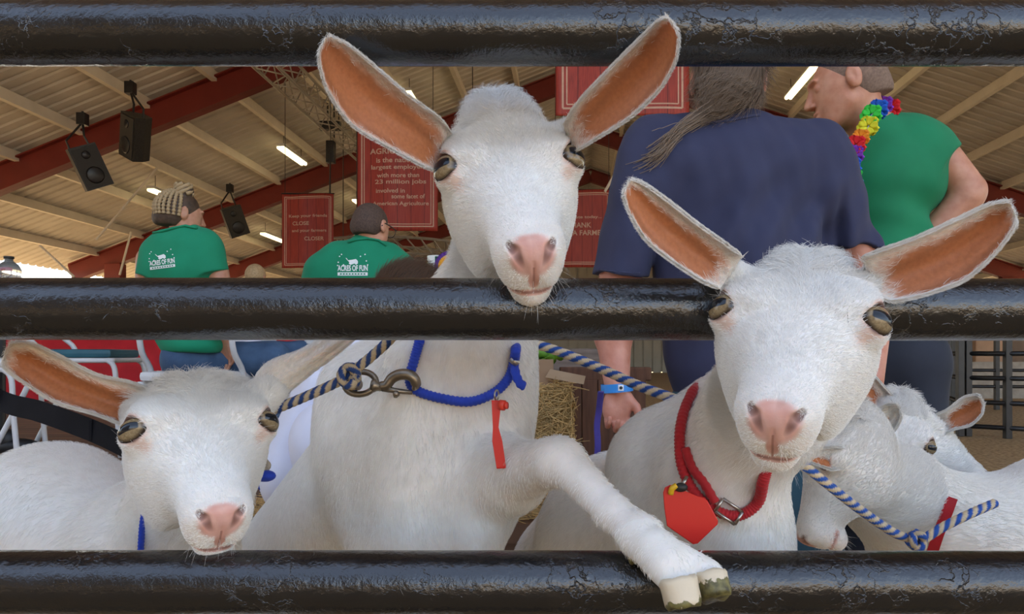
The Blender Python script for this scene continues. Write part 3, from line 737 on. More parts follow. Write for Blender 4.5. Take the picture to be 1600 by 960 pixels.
        # ears
        for V, q, m, e in ear_parts:
            NT, NS = 46, 22; W = NS+1; vi = np.arange(len(V)); ii = (vi % (NT*W))//W; jj = vi % W; tt = ii/(NT-1); s_ = -1+2*jj/NS; back = vi >= NT*W
            vn = vnormals(V, q); tri_m = m[q].mean(1); 
            edge = (ss(np.abs(s_), .8, 1)*.9+.25)*(1-m)
            T = np.concatenate([q[:, [0, 1, 2]], q[:, [0, 2, 3]]]); a, b, c = V[T[:, 0]], V[T[:, 1]], V[T[:, 2]]
            nn = np.cross(b-a, c-a); ar = np.linalg.norm(nn, axis=1); w = ar*edge[T].mean(1); n_ = 7000; i = rng.choice(len(T), n_, p=w/w.sum())
            r1 = np.sqrt(rng.random(n_)); r2 = rng.random(n_); wa, wb2, wc = (1-r1)[:, None], (r1*(1-r2))[:, None], (r1*r2)[:, None]
            p = wa*a[i]+wb2*b[i]+wc*c[i]; n = nn[i]/(ar[i][:, None]+1e-12)
            axis = unit(V[(NT-1)*W+NS//2]-V[NS//2]); Vg = V.reshape(2, NT, W, 3)
            mid = Vg.mean(2)[0][np.clip(ii[T[i, 0]], 0, NT-1)]; outw = p-mid; outw /= np.linalg.norm(outw, axis=1, keepdims=True)+1e-9
            cm = comb(n, axis*.8+outw*.9*ss(np.abs(s_[T[i, 0]]), .5, 1)[:, None], .3)
            hair_obj('ear_fur', M_FUR_BUFF if False else M_FUR, root, p, n*.5, cm, fur_len*.62*rng.uniform(.5, 1.2, n_), furr*.8, npt=4, bend=.45)['kind'] = 'stuff'
    return root, X, Q
import os
FUR = True
# ---- tall goat in the middle, front leg over the bottom rail
hd = Head(P(795, 238, .655), 54, 4, 6, 1.0, w=1.08, ys=.90, yp=1.4, pz=.024)
prims = [hd.prim()]
prims += [C(P(798, 245, .745), .036, P(785, 330, .81), .042, .03), C(P(785, 330, .81), .042, P(774, 430, .84), .046, .03), C(P(774, 430, .84), .046, P(736, 530, .85), .060, .03), C(P(738, 520, .85), .062, P(690, 660, .90), .085, .05),
          E(P(672, 725, .92), (.118, .12, .15), .05), C(P(650, 730, 1.0), .13, P(520, 880, 1.42), .17, .06), E(P(610, 640, 1.0), (.09, .12, .10), .05), E(P(770, 610, .90), (.045, .07, .07), .05), C(P(545, 600, .96), .03, P(602, 860, .86), .040, .03), E(P(738, 835, .84), (.034, .05, .06), .03), C(P(640, 560, .82), .02, P(640, 840, .83), .03, .04),
          C(P(520, 900, 1.42), .15, P(505, 930, 1.5), .14, .05)]
# shoulder and leg lifted over the rail
prims += [C(P(735, 760, .86), .060, P(795, 745, .80), .040, .03), C(P(795, 745, .80), .036, P(862, 722, .70), .0225, .02),
          E(P(872, 722, .69), (.021, .021, .021), .012), C(P(882, 724, .685), .0195, P(958, 802, .625), .0140, .015), C(P(958, 802, .625), .0140, P(1000, 838, .60), .0165, .01),
          C(P(1000, 838, .60), .0165, P(1040, 880, .568), .0155, .01), C(P(1020, 860, .58), .0135, P(1063, 915, .556), .0135, .006), C(P(1025, 855, .58), .013, P(1104, 898, .565), .0125, .006)]
# far front leg and hind legs down to the sawdust
g = lambda x, y, z: np.array([x, y, z])
a0 = P(620, 800, 1.0)
prims += chain([(a0, .06), (g(a0[0], .98, .36), .028), (g(a0[0]+.02, .97, .30), .026), (g(a0[0]+.02, .99, .08), .018), (g(a0[0]+.02, .96, .03), .024)], .02)
for dx in (-.09, .09):
    b0 = P(515, 930, 1.48); prims += chain([(g(b0[0]+dx, 1.48, b0[2]), .10), (g(b0[0]+dx, 1.40, .36), .05), (g(b0[0]+dx, 1.56, .26), .026), (g(b0[0]+dx, 1.52, .07), .018), (g(b0[0]+dx, 1.48, .03), .024)], .02)
prims += [C(hd.wor((-.038, .035, -.028)), .016, P(694, 226, .70), .011, .012), C(hd.wor((.038, .035, -.028)), .016, P(889, 205, .70), .011, .012)]
G1_EARS = [dict(top=[(706, 208), (685, 183), (640, 150), (585, 103), (548, 73), (520, 58), (513, 57)], bot=[(690, 268), (668, 263), (610, 232), (550, 195), (512, 140), (499, 90), (508, 60)], dbase=.685, dtip=.545, inner=(.03, .97, -.62, .86)),
           dict(top=[(880, 195), (903, 160), (950, 110), (1000, 60), (1027, 34), (1040, 28), (1044, 29)], bot=[(893, 240), (930, 218), (985, 183), (1030, 140), (1055, 95), (1059, 55), (1049, 33)], dbase=.665, dtip=.545, inner=(.03, .95, -.66, .9))]
goat1, G1X, G1Q = build_goat('goat', prims, hd, G1_EARS, 'white goat in blue rope collar with one foreleg over the bottom rail', 'white dairy goats at the gate', subdiv=1, fur=(60000, 90000), fscale=lambda p: np.where((p[:, 0] > .0)&(p[:, 1] < .80), .55, 1.0), clip_fur=lambda c: 1.0*~((c[:, 1] < .60)&(c[:, 2] < P(0, 905, .56)[2])))

def claw(top, bot, wx, dy, parent, name='hoof', mud0=.0, mat=None, n=20):
    top = np.array(top); bot = np.array(bot); V = []; mud = []; K = 8
    ax = unit(bot-top); xs = unit(np.array([1., 0, 0])-ax*ax[0]); yd = np.cross(ax, xs)
    for i in range(K+1):
        t = i/K; r = (1-.10*t)*(1 if i < K else .93)*(1 if i else .9); c = top+(bot-top)*t
        for k in range(n):
            a = 2*math.pi*k/n; ca, sa = math.cos(a), math.sin(a); e = .7
            V.append(c+xs*wx*r*math.copysign(abs(ca)**e, ca)+yd*dy*(1+.1*t)*r*math.copysign(abs(sa)**e, sa)+np.array([0, 0, .0008*math.sin(5*a+i)])); mud.append(mud0+.62*t**1.3+.05*math.sin(3*a))
    V += [top, bot]; mud += [mud0, .8]
    Fs = [(i*n+k, (i+1)*n+k, (i+1)*n+(k+1) % n, i*n+(k+1) % n) for i in range(K) for k in range(n)]
    a = len(V); Fs += [(a-2, k, (k+1) % n) for k in range(n)]+[(a-1, K*n+(k+1) % n, K*n+k) for k in range(n)]
    return link(name, mesh_np(name, V, Fs, {'mud': np.array(mud)}), mat or M_HOOFMUD, parent)
claw(P(1058, 903, .552), P(1069, 950, .545), .0142, .015, goat1)['label'] = 'horn coloured hoof toe with mud on its tip'
claw(P(1108, 897, .560), P(1119, 936, .550), .0125, .015, goat1, mud0=.28)['label'] = 'hoof toe caked in greenish mud'
claw(P(984, 848, .606), P(992, 880, .598), .0045, .006, goat1, name='dewclaw', mud0=.35)
def leg(top, r0, foot_x, foot_y, hind=False, r=.02):
    """one leg down to the sawdust with its joints"""
    z = top[2]; fx, fy = foot_x, foot_y
    if hind: pts = [(top, r0), (g(fx, fy-.07, z*.58), r0*.62), (g(fx, fy+.08, z*.36), r*1.25), (g(fx, fy+.02, .08), r*.85), (g(fx, fy-.02, .03), r*1.15)]
    else: pts = [(top, r0), (g(fx, fy+.03, z*.62), r0*.6), (g(fx, fy-.01, z*.40), r*1.2), (g(fx, fy+.01, .08), r*.85), (g(fx, fy-.02, .03), r*1.15)]
    return chain(pts, .02)
# ---- left goat, chin resting on the bottom rail
hd2 = Head(P(318, 652, .655), 56, 32, 1.5, 1.0, w=1.06, ys=.64, yp=.85)
pr2 = [hd2.prim(), C(P(345, 650, .76), .045, P(300, 780, .84), .055, .03), C(P(300, 780, .84), .058, P(250, 900, .90), .085, .04),
       C(P(250, 905, .92), .085, P(95, 842, 1.05), .115, .05), C(P(95, 842, 1.05), .115, P(-60, 870, 1.25), .12, .05), E(P(70, 745, 1.06), (.050, .09, .035), .05), E(P(215, 860, .92), (.06, .08, .085), .04)]
for (x, y, hi) in ((250, .95, 0), (330, .92, 0), (-40, 1.3, 1), (-120, 1.25, 1)):
    t = P(x, 960, y); pr2 += leg(t, .05, t[0], y, hi)
pr2 += [C(hd2.wor((-.040, .035, -.032)), .018, P(208, 640, .725), .012, .014), C(hd2.wor((.040, .035, -.032)), .020, P(420, 615, .72), .017, .014)]
G2_EARS = [dict(top=[(232, 608), (205, 598), (150, 585), (90, 555), (50, 537), (22, 535), (12, 543)], bot=[(222, 668), (195, 665), (150, 648), (90, 630), (40, 600), (8, 575), (7, 552)], dbase=.705, dtip=.67, inner=(.03, .86, -.52, .86)),
           dict(top=[(398, 588), (425, 565), (470, 548), (515, 520), (560, 490), (582, 472), (592, 466)], bot=[(420, 628), (445, 615), (490, 580), (530, 550), (570, 515), (592, 486), (596, 470)], dbase=.725, dtip=.735, inner=(.1, .9, -.5, .8), back=True)]
goat2, G2X, G2Q = build_goat('goat', pr2, hd2, G2_EARS, 'white goat at left with chin on the bottom rail and black lead strap', 'white dairy goats at the gate', subdiv=1, fur=(60000, 50000), flow_body=(-.6, .3, -.6))
# ---- right goat, face in front of the middle rail
hd3 = Head(P(1246, 474, .545), 56, -24, -7, .93, w=1.10, ys=.78, yp=1.3)
pr3 = [hd3.prim(), C(P(1262, 500, .655), .036, P(1196, 640, .71), .052, .03), C(P(1196, 640, .71), .052, P(1120, 745, .78), .056, .03), C(P(1190, 612, .77), .046, P(1062, 715, .87), .060, .03), C(P(1120, 745, .78), .058, P(1105, 850, .84), .082, .04),
       E(P(1128, 850, .80), (.066, .08, .085), .04), C(P(1080, 840, .88), .09, P(985, 850, 1.08), .125, .06), C(P(985, 850, 1.08), .125, P(905, 900, 1.4), .13, .05), E(P(1040, 720, .92), (.065, .10, .055), .05)]
for (x, y, hi) in ((1160, .86, 0), (1050, .90, 0), (930, 1.40, 1), (860, 1.42, 1)):
    t = P(x, 960, y); pr3 += leg(t, .05, t[0], y, hi)
pr3 += [C(hd3.wor((-.040, .030, -.030)), .016, P(1132, 422, .59), .010, .012), C(hd3.wor((.040, .030, -.030)), .016, P(1372, 430, .59), .010, .012)]
G3_EARS = [dict(top=[(1160, 400), (1135, 382), (1090, 350), (1045, 315), (1010, 290), (990, 282), (982, 285)], bot=[(1125, 452), (1095, 438), (1050, 408), (1010, 375), (985, 335), (975, 305), (978, 290)], dbase=.565, dtip=.535, inner=(.03, .90, -.50, .88)),
           dict(top=[(1345, 402), (1370, 393), (1430, 372), (1490, 345), (1540, 322), (1570, 316), (1580, 320)], bot=[(1370, 462), (1400, 470), (1460, 456), (1510, 435), (1555, 395), (1584, 355), (1586, 332)], dbase=.57, dtip=.535, inner=(.10, .90, -.60, .92))]
goat3, G3X, G3Q = build_goat('goat', pr3, hd3, G3_EARS, 'white goat in red braided collar, face in front of the middle rail', 'white dairy goats at the gate', subdiv=1, fur=(65000, 60000), flow_body=(-.4, .4, -.8))
# ---- small goat at lower right, head hanging, seen from the side
hd4 = Head(P(1264, 720, .95), ((-.34, -.12, -.93), (-.88, .2, .38)), scale=.88, ys=.70, mz=.12)
pr4 = [hd4.prim(), C(P(1318, 722, .97), .038, P(1395, 775, .99), .055, .03), C(P(1395, 775, .99), .058, P(1500, 860, 1.03), .085, .05), C(P(1490, 870, 1.03), .10, P(1700, 850, 1.12), .13, .06), C(P(1700, 850, 1.12), .13, P(1900, 860, 1.2), .13, .05)]
for (x, y, hi) in ((1510, 1.0, 0), (1560, 1.1, 0), (1880, 1.15, 1), (1850, 1.3, 1)):
    t = P(x, 960, y); pr4 += leg(t, .05, t[0], y, hi)
pr4 += [C(hd4.wor((-.030, .02, -.03)), .014, P(1352, 700, 1.0), .010, .012), C(hd4.wor((.035, .03, -.04)), .014, P(1308, 716, .90), .012, .012)]
G4_EARS = [dict(top=[(1345, 688), (1352, 668), (1368, 645), (1385, 634), (1400, 633)], bot=[(1362, 706), (1380, 690), (1398, 672), (1407, 655), (1406, 640)], dbase=.985, dtip=.97, inner=(.5, .6, -.1, .1), NT=46),
           dict(top=[(1318, 700), (1300, 700), (1280, 702), (1266, 706), (1258, 712)], bot=[(1318, 732), (1300, 734), (1282, 728), (1268, 722), (1259, 715)], dbase=.895, dtip=.87, inner=(.2, .95, -.1, .9), NT=46)]
goat4, G4X, G4Q = build_goat('goat', pr4, hd4, G4_EARS, 'white goat at lower right seen from the side with its head lowered', 'white dairy goats at the gate', fur=(25000, 35000), flow_body=(.7, .2, -.4), fur_len=.010, furr=.00025)
# ---- goat behind it, looking down past its neck
hd5 = Head(P(1400, 688, 1.24), ((-.30, -.45, -.84), (-.35, -.78, .50)), scale=.95, ys=.9)
pr5 = [hd5.prim(), C(P(1440, 700, 1.32), .055, P(1480, 780, 1.34), .065, .03), C(P(1480, 780, 1.34), .068, P(1540, 870, 1.4), .10, .05), C(P(1540, 855, 1.42), .14, P(1800, 850, 1.6), .155, .06)]
for (x, y, hi) in ((1510, 1.40, 0), (1570, 1.5, 0), (1800, 1.55, 1), (1830, 1.7, 1)):
    t = P(x, 960, y); pr5 += leg(t, .05, t[0], y, hi)
pr5 += [C(hd5.wor((.036, .02, -.03)), .016, P(1462, 668, 1.28), .013, .012), C(hd5.wor((-.036, .02, -.03)), .016, P(1395, 640, 1.28), .013, .012)]
G5_EARS = [dict(top=[(1405, 628), (1385, 608), (1360, 580), (1346, 566), (1343, 562)], bot=[(1385, 655), (1365, 640), (1345, 620), (1336, 590), (1340, 565)], dbase=1.28, dtip=1.26, inner=(.2, .95, -.3, 1.1), NT=46),
           dict(top=[(1458, 650), (1480, 640), (1505, 622), (1525, 618), (1533, 622)], bot=[(1466, 684), (1490, 672), (1515, 665), (1532, 650), (1538, 632)], dbase=1.28, dtip=1.25, inner=(.15, .95, -.5, .9), NT=46)]
goat5, G5X, G5Q = build_goat('goat', pr5, hd5, G5_EARS, 'white goat looking down behind the lowered neck of another goat', 'white dairy goats at the gate', fur=(16000, 22000), flow_body=(.7, .2, -.4), fur_len=.011, furr=.0003)
# ============================================================ collars, leads, tags
def hit(prims, px, py, off=.004, d0=.35, d1=2.2):
    """point on a goat's surface seen through a picture point, lifted by off"""
    o = np.array([0, 0, H]); t = unit(P(px, py, 1.0)-o); s = d0
    for _ in range(120):
        v = float(eval_prims(prims, (o+t*s)[None].astype(np.float32))[0])
        if v < off+.0005: break
        s += max(v-off, .0005)*.8
        if s > d1*1.3: break
    return o+t*s
def rope_mat():
    m, nt, b = nodes('braided_rope'); a = N(nt, 'ShaderNodeAttribute', attribute_name='tint')
    lnk(nt, a.outputs['Color'], b.inputs['Base Color']); b.inputs['Roughness'].default_value = .8
    co = coord(nt); n = N(nt, 'ShaderNodeTexNoise', Scale=700, Detail=3); lnk(nt, co, n.inputs['Vector'])
    bp = N(nt, 'ShaderNodeBump', Strength=.7, Distance=.0006); lnk(nt, n.outputs[0], bp.inputs['Height']); lnk(nt, bp.outputs[0], b.inputs['Normal']); return m
M_ROPE = rope_mat()
R_BLUE = np.array([.018, .085, .36]); R_TAN = np.array([.58, .46, .29]); R_NAVY = np.array([.012, .045, .17])
def twisted(name, pts, r, parent=None, c1=R_BLUE, c2=R_TAN, pitch=.026, label=None, cat=None, group=None, lobes=4, dens=1.0):
    pts = np.array(pts, float); L = np.linalg.norm(np.diff(pts, axis=0), axis=1).sum(); n = max(8, int(L/(.0013*dens))); c = spline(pts, n)
    K = 28; V = []; col = []; prev = None; s = 0
    for i in range(n):
        t = c[min(i+1, n-1)]-c[max(i-1, 0)]; t /= np.linalg.norm(t)+1e-12; a = prev if prev is not None else (np.array([0, 0, 1.]) if abs(t[2]) < .9 else np.array([1., 0, 0]))
        n1 = unit(a-t*np.dot(a, t)); prev = n1; n2 = np.cross(t, n1)
        if i: s += np.linalg.norm(c[i]-c[i-1])
        e = 1 if 0 < i < n-1 else .3
        for k in range(K):
            an = 2*math.pi*k/K; ph = (an+2*math.pi*s/pitch)*lobes/(2*math.pi) % lobes; f = ph % 1
            rr = r*(.88+.16*math.sin(math.pi*f)**.7)*e
            V.append(c[i]+rr*(math.cos(an)*n1+math.sin(an)*n2)); cc = c1 if int(ph) % 2 == 0 else c2; col.append(list(cc*(.9+.2*rng.random()))+[1])
    Fs = np.array([(i*K+k, i*K+(k+1) % K, (i+1)*K+(k+1) % K, (i+1)*K+k) for i in range(n-1) for k in range(K)])
    o = link(name, mesh_np(name, V, Fs, {'tint': np.array(col)}), M_ROPE, parent)
    return tag(o, label, cat, group)
def cloth(name, c, rough=.75, scale=900, bump=.5, sheen=.2, c2=None):
    c2 = c2 or tuple(x*.72 for x in c); return noise_mat(name, c2, c, 30, rough, bump, bscale=scale, bdist=.0006, sheen=sheen)
M_COLLAR_B = cloth('blue_nylon_cord', (.012, .055, .52)); M_COLLAR_R = cloth('red_nylon_cord', (.50, .006, .012)); M_STRAPK = noise_mat('black_webbing', (.004, .004, .006), (.008, .008, .011), 30, .8, .5, bscale=900, bdist=.0006, spec=.2)
def metal(name, c, rough=.3):
    m, nt, b = nodes(name); b.inputs['Base Color'].default_value = col4(c); b.inputs['Metallic'].default_value = 1; b.inputs['Roughness'].default_value = rough; return m
M_NICKEL = metal('worn_nickel', (.45, .41, .36), .32); M_BRONZE = metal('worn_bronze_snap', (.30, .25, .19), .38)
def plastic(name, c, rough=.4):
    m, nt, b = nodes(name); b.inputs['Base Color'].default_value = col4(c); b.inputs['Roughness'].default_value = rough; return m
M_TAGRED = plastic('red_tag_plastic', (.72, .02, .012), .38); M_TAGORG = plastic('orange_red_tag_plastic', (.80, .06, .03), .4); M_YEL = plastic('yellow_plastic', (.85, .50, .02))
def cord(name, pts, r, mat, parent=None, flat=1.0, n=14, dens=.002, braid=True, up=None, **kw):
    pts = np.array(pts, float); L = np.linalg.norm(np.diff(pts, axis=0), axis=1).sum(); m = max(6, int(L/dens)); c = spline(pts, m)
    rs = [r*(1+(.10*math.sin(i*1.9) if braid else 0)) for i in range(m)]
    mb = MB(); mb.tube(c, rs, n, flat=flat, up=up); return mb.build(name, mat, parent, smooth=True, **kw)
def tagplate(name, pts, d0, thick, mat, parent, bev=.0012, tilt=None):
    """flat plastic tag cut to an outline, with real thickness and a rounded rim"""
    n = len(pts); c = np.mean(pts, 0); V = []
    for k, (off, sh) in enumerate(((0, .90), (-.0006, 1.0), (-thick, 1.0), (-thick-.0006, .90))):
        for p in pts:
            q = c+(np.array(p)-c)*(1-(1-sh)*.35); dd = d0 if tilt is None else d0+tilt(q[0], q[1]); V.append(P(q[0], q[1], dd+off+thick))
    Fs = [tuple(range(n)), tuple(range(4*n-1, 3*n-1, -1))]
    for r in range(3):
        for i in range(n): Fs.append((r*n+i, (r+1)*n+i, (r+1)*n+(i+1) % n, r*n+(i+1) % n))
    me = mesh_np(name, V, Fs); bm = bmesh.new(); bm.from_mesh(me); bmesh.ops.recalc_face_normals(bm, faces=bm.faces); bm.to_mesh(me); bm.free()
    return link(name, me, mat, parent, smooth=False)
def ring(mb, c, r, rt, axis, n=26, squash=1.0, xdir=None):
    axis = unit(axis); x = unit(np.cross(axis, (0, 0, 1.) if abs(axis[2]) < .9 else (1., 0, 0))) if xdir is None else unit(xdir); y = np.cross(axis, x)
    return mb.tube([np.array(c)+r*(math.cos(a)*x+squash*math.sin(a)*y) for a in np.linspace(0, 2*math.pi, n, endpoint=False)], rt, 8, closed=True)
# --- tall goat: blue cord collar
cb = [hit(prims, x, y, .0045) for x, y in ((640, 594), (652, 611), (690, 623), (735, 628), (772, 614), (794, 592), (803, 566), (806, 546))]
up_l = [hit(prims, x, y, .0045) for x, y in ((655, 535), (648, 560))]
nb = np.array([.02, .0, .0]); back = [up_l[0]+np.array([.01, .04, .02]), P(700, 500, .95), P(790, 500, .94), P(830, 530, .89)]
loop = [*back[::-1][0:0]]+up_l+cb+[P(806, 530, .87), P(795, 505, .93), P(730, 490, .945), P(672, 500, .91), up_l[0]]
col1 = cord('collar', loop, .0052, M_COLLAR_B, None, label='royal blue braided cord collar round the tall middle goat', cat='collar')
cord('loose_end', [cb[6], P(806, 585, cb[6][1]-.012), P(813, 600, cb[6][1]-.012), P(820, 604, cb[6][1]-.010)], .0050, M_COLLAR_B, col1, flat=.5)
mb = MB(); mb.tube([cb[6]+np.array([-.003, -.004, .004]), cb[6]+np.array([.004, -.005, -.003])], .0042, 12); mb.build('clasp', M_NICKEL, col1, smooth=True)
t1 = empty('collar_tag', P(778, 632, cb[4][1]-.008), 'long narrow red plastic tag hanging from the royal blue collar', 'tag')
dt = min(cb[4][1]-.012, *[hit(prims, 780, y, .004)[1] for y in (650, 680, 710, 730)])-.004
mb = MB(); ring(mb, P(776, 618, dt+.004), .0052, .0009, (1, -.4, 0)); mb.build('wire_ring', M_NICKEL, t1, smooth=True)
tp = [(768, 626), (782, 626), (782, 640), (779, 668), (785, 690), (791, 732), (776, 733), (769, 690), (770, 668)]
tagplate('strip', tp, dt, .0016, M_TAGRED, t1)
mb = MB(); mb.tube([P(781, 633, dt-.004), P(789, 634, dt-.006)], .0052, 16); mb.tube([P(789, 634, dt-.006), P(793, 634, dt-.007)], .0036, 12); mb.build('button', M_TAGORG, t1, smooth=True)
# --- swivel snap
sd = cb[0][1]-.012
snap = empty('swivel_snap', P(590, 604, sd), 'worn bronze swivel snap hook between the striped rope and blue collar', 'snap hook')
mb = MB(); ring(mb, P(563, 599, sd), .0165, .0034, (0, -1, .15), squash=.72, xdir=(1, 0, .12)); mb.build('eye_ring', M_BRONZE, snap, smooth=True)
mb = MB(); mb.tube([P(580, 602, sd), P(586, 603, sd), P(590, 604, sd), P(597, 605, sd)], [.0062, .0075, .0052, .0045], 14); mb.build('swivel', M_BRONZE, snap, smooth=True)
hk = spline([P(594, 604, sd), P(604, 602, sd), P(612, 592, sd), P(624, 586, sd-.001), P(638, 586, sd-.002), P(647, 592, sd-.002), P(650, 602, sd), P(646, 609, sd+.003)], 40)
mb = MB(); mb.tube(hk, [.0048+.0012*math.sin(i/40*3.1) if i < 34 else .0048*(1-(i-34)/9) for i in range(40)], 12); mb.build('hook', M_BRONZE, snap, smooth=True)
mb = MB(); mb.tube([P(597, 607, sd), P(618, 611, sd), P(644, 614, sd)], [.0036, .0030, .0022], 10); mb.ball(P(619, 616, sd-.003), .0038, 12); mb.tube([P(619, 611, sd), P(618, 621, sd-.004)], .0022, 8); mb.build('bolt', M_BRONZE, snap, smooth=True)
# --- ropes
lead = twisted('lead_rope', [P(650, 490, .70), P(622, 518, .70), P(600, 540, .70), P(575, 562, .70), P(552, 580, .70), P(540, 590, .699), P(522, 600, .70), P(480, 619, .71), P(440, 636, .72), P(395, 655, .735), P(350, 672, .86)], .0048, None, R_NAVY, R_TAN*.85,
               label='blue and tan striped lead rope knotted at the snap hook', cat='rope')
kn = [P(546, 588, .694)+.0092*np.array([math.cos(a)*.75, .55*math.sin(a*1.5), .95*math.sin(a)]) for a in np.linspace(0, 4*math.pi, 26)]
twisted('knot', kn, .0042, lead, R_NAVY, R_TAN*.8)
twisted('knot', [P(552, 592, .688), P(546, 600, sd+.004), P(551, 606, sd), P(560, 603, sd-.006), P(556, 592, .686)], .0042, lead, R_NAVY, R_TAN*.8)
twisted('lead_rope', [P(760, 512, .98), P(800, 528, .97), P(830, 536, .96), P(880, 552, .95), P(940, 577, .93), P(1000, 604, .90), P(1055, 625, .87), P(1110, 655, .86), P(1140, 690, .85)], .0062, None, R_BLUE*.8, R_TAN*1.15, pitch=.034,
        label='striped lead rope slanting behind the middle rail towards the red collar', cat='rope')
r3 = [P(1236, 712, .84), P(1257, 728, .83), P(1300, 763, .84), P(1345, 798, .86), P(1395, 832, .88), P(1425, 843, .885), P(1438, 846, .885), P(1470, 826, .885), P(1510, 806, .885), P(1556, 786, .90)]
l3 = twisted('lead_rope', r3, .0054, None, R_BLUE*1.1, R_TAN*1.2, pitch=.030, label='striped lead rope knotted on the small goat at lower right', cat='rope')
twisted('knot', [P(1432, 845, .878)+.0085*np.array([.8*math.cos(a), .6*math.sin(a*1.5), math.sin(a)]) for a in np.linspace(0, 4*math.pi, 26)], .0046, l3, R_BLUE, R_TAN)
# --- left goat: black webbing strap, blue collar, frayed rope end
st = spline([P(-700, 470, 1.9), P(-400, 520, 1.5), P(-90, 575, .98), P(0, 626, .93), P(60, 643, .90), P(130, 668, .87), P(180, 690, .85), P(212, 708, .835)], 60)
mb = MB(); V = []; 
for p in st:
    for dz, dy in ((.0125, 0), (.0125, .0016), (-.0125, .0016), (-.0125, 0)): V.append(p+np.array([.25*dz, dy, dz]))
Fs = [(i*4+k, i*4+(k+1) % 4, (i+1)*4+(k+1) % 4, (i+1)*4+k) for i in range(59) for k in range(4)]+[(0, 1, 2, 3), (239, 238, 237, 236)]
strap = mb.add(V, Fs).build('lead_strap', M_STRAPK, None, label='black webbing lead strap running off to the left behind the goat ear', cat='strap')
mb = MB(); ring(mb, P(214, 710, .832), .0075, .0014, (.3, -1, .2)); mb.build('ring', M_NICKEL, strap, smooth=True)
MB().box(P(142, 673, .8645), (.004, .0035, .026), bev=.001).build('stitched_fold', M_STRAPK, strap)
yc2 = hit(pr2, 221, 845, .004)[1]; c2 = [P(x, y, yc2) for x, y in ((240, 760), (230, 785), (224, 810), (221, 840), (221, 870), (232, 900), (262, 925))]
loop2 = c2+[P(290, 900, .88), P(300, 850, .88), P(275, 790, .86), P(262, 770, .84), c2[0]]
cord('collar', loop2, .0042, M_COLLAR_B, None, flat=.7, label='thin blue collar round the left goat, seen below its jaw', cat='collar')
fe = empty('rope_end', P(398, 728, .80), 'frayed tan rope end tipped in blue hanging beside the left goat', 'rope')
mb = MB(); mb.tube(spline([P(392, 690, .81), P(401, 708, .80), P(407, 724, .795), P(411, 738, .795)], 14), [.004]*6+[.006, .007, .008, .009, .010, .010, .009, .006], 16); mb.build('frayed_strands', noise_mat('frayed_tan_rope', (.30, .25, .18), (.55, .48, .38), 200, .9, .8), fe, smooth=True)
mb = MB(); mb.ball(P(414, 744, .79), (.012, .007, .0065), 16); mb.tube(spline([P(404, 742, .79), P(401, 754, .79), P(406, 766, .79)], 8), [.004, .004, .003, .003, .002, .002, .001, .0006], 8); mb.build('blue_tip', M_COLLAR_B, fe, smooth=True)
# --- right goat: red collar and tags
c3 = [hit(pr3, x, y, .0045) for x, y in ((1082, 612), (1070, 640), (1063, 670), (1062, 700), (1066, 730), (1080, 762), (1105, 790), (1140, 806), (1165, 802), (1185, 784), (1192, 755))]
loop3 = c3+[P(1197, 738, c3[-1][1]-.001), P(1204, 712, c3[-1][1]-.001), P(1212, 690, c3[-1][1]+.03), P(1200, 650, .86), P(1150, 600, .88), P(1105, 595, .86), c3[0]]
col3 = cord('collar', loop3, .0052, M_COLLAR_R, None, label='red braided collar round the neck of the right goat', cat='collar')
cord('doubled_strap', [c3[3]+np.array([0.004, -.006, 0]), c3[4]+np.array([.008, -.008, 0]), c3[5]+np.array([.010, -.008, .006]), c3[6]+np.array([.006, -.007, .004])], .0045, M_COLLAR_R, col3)
bq = c3[6]+np.array([.018, -.010, -.004])
mb = MB(); hx = unit((.8, -.1, -.55)); hz = unit((.5, 0, .8)); q4 = [bq-hx*.011-hz*.007, bq+hx*.011-hz*.007, bq+hx*.011+hz*.007, bq-hx*.011+hz*.007]
for i in range(4): mb.tube([q4[i], q4[(i+1) % 4]], .0017, 10)
mb.build('buckle', M_NICKEL, col3, smooth=True)
t3 = empty('collar_tag', P(1068, 762, c3[5][1]-.012), 'large red plastic tag with cut corners on the red collar', 'tag'); d3 = c3[5][1]-.022
tp = [(1036, 770), (1039, 762), (1047, 758), (1060, 760), (1072, 768), (1090, 776), (1100, 778), (1106, 784), (1122, 814), (1121, 820), (1090, 850), (1083, 851), (1050, 828), (1042, 822), (1038, 795)]
tagplate('plate', tp, d3, .0018, M_TAGRED, t3)
mb = MB(); mb.ball(P(1064, 762, d3-.003), (.0065, .004, .0045), 14); mb.build('eyelet', M_BLACK, t3, smooth=True)['label'] = 'black eyelet'
mb = MB(); mb.tube(spline([P(1048, 772, d3-.002), P(1050, 764, d3-.004), P(1057, 759, d3-.004)], 8), .0028, 10); mb.build('split_clip', M_YEL, t3, smooth=True)['label'] = 'yellow clip'
mb = MB(); mb.tube([P(1066, 760, d3-.002), P(1073, 745, d3+.002)], .0018, 10); mb.build('wire_ring', M_NICKEL, t3, smooth=True)
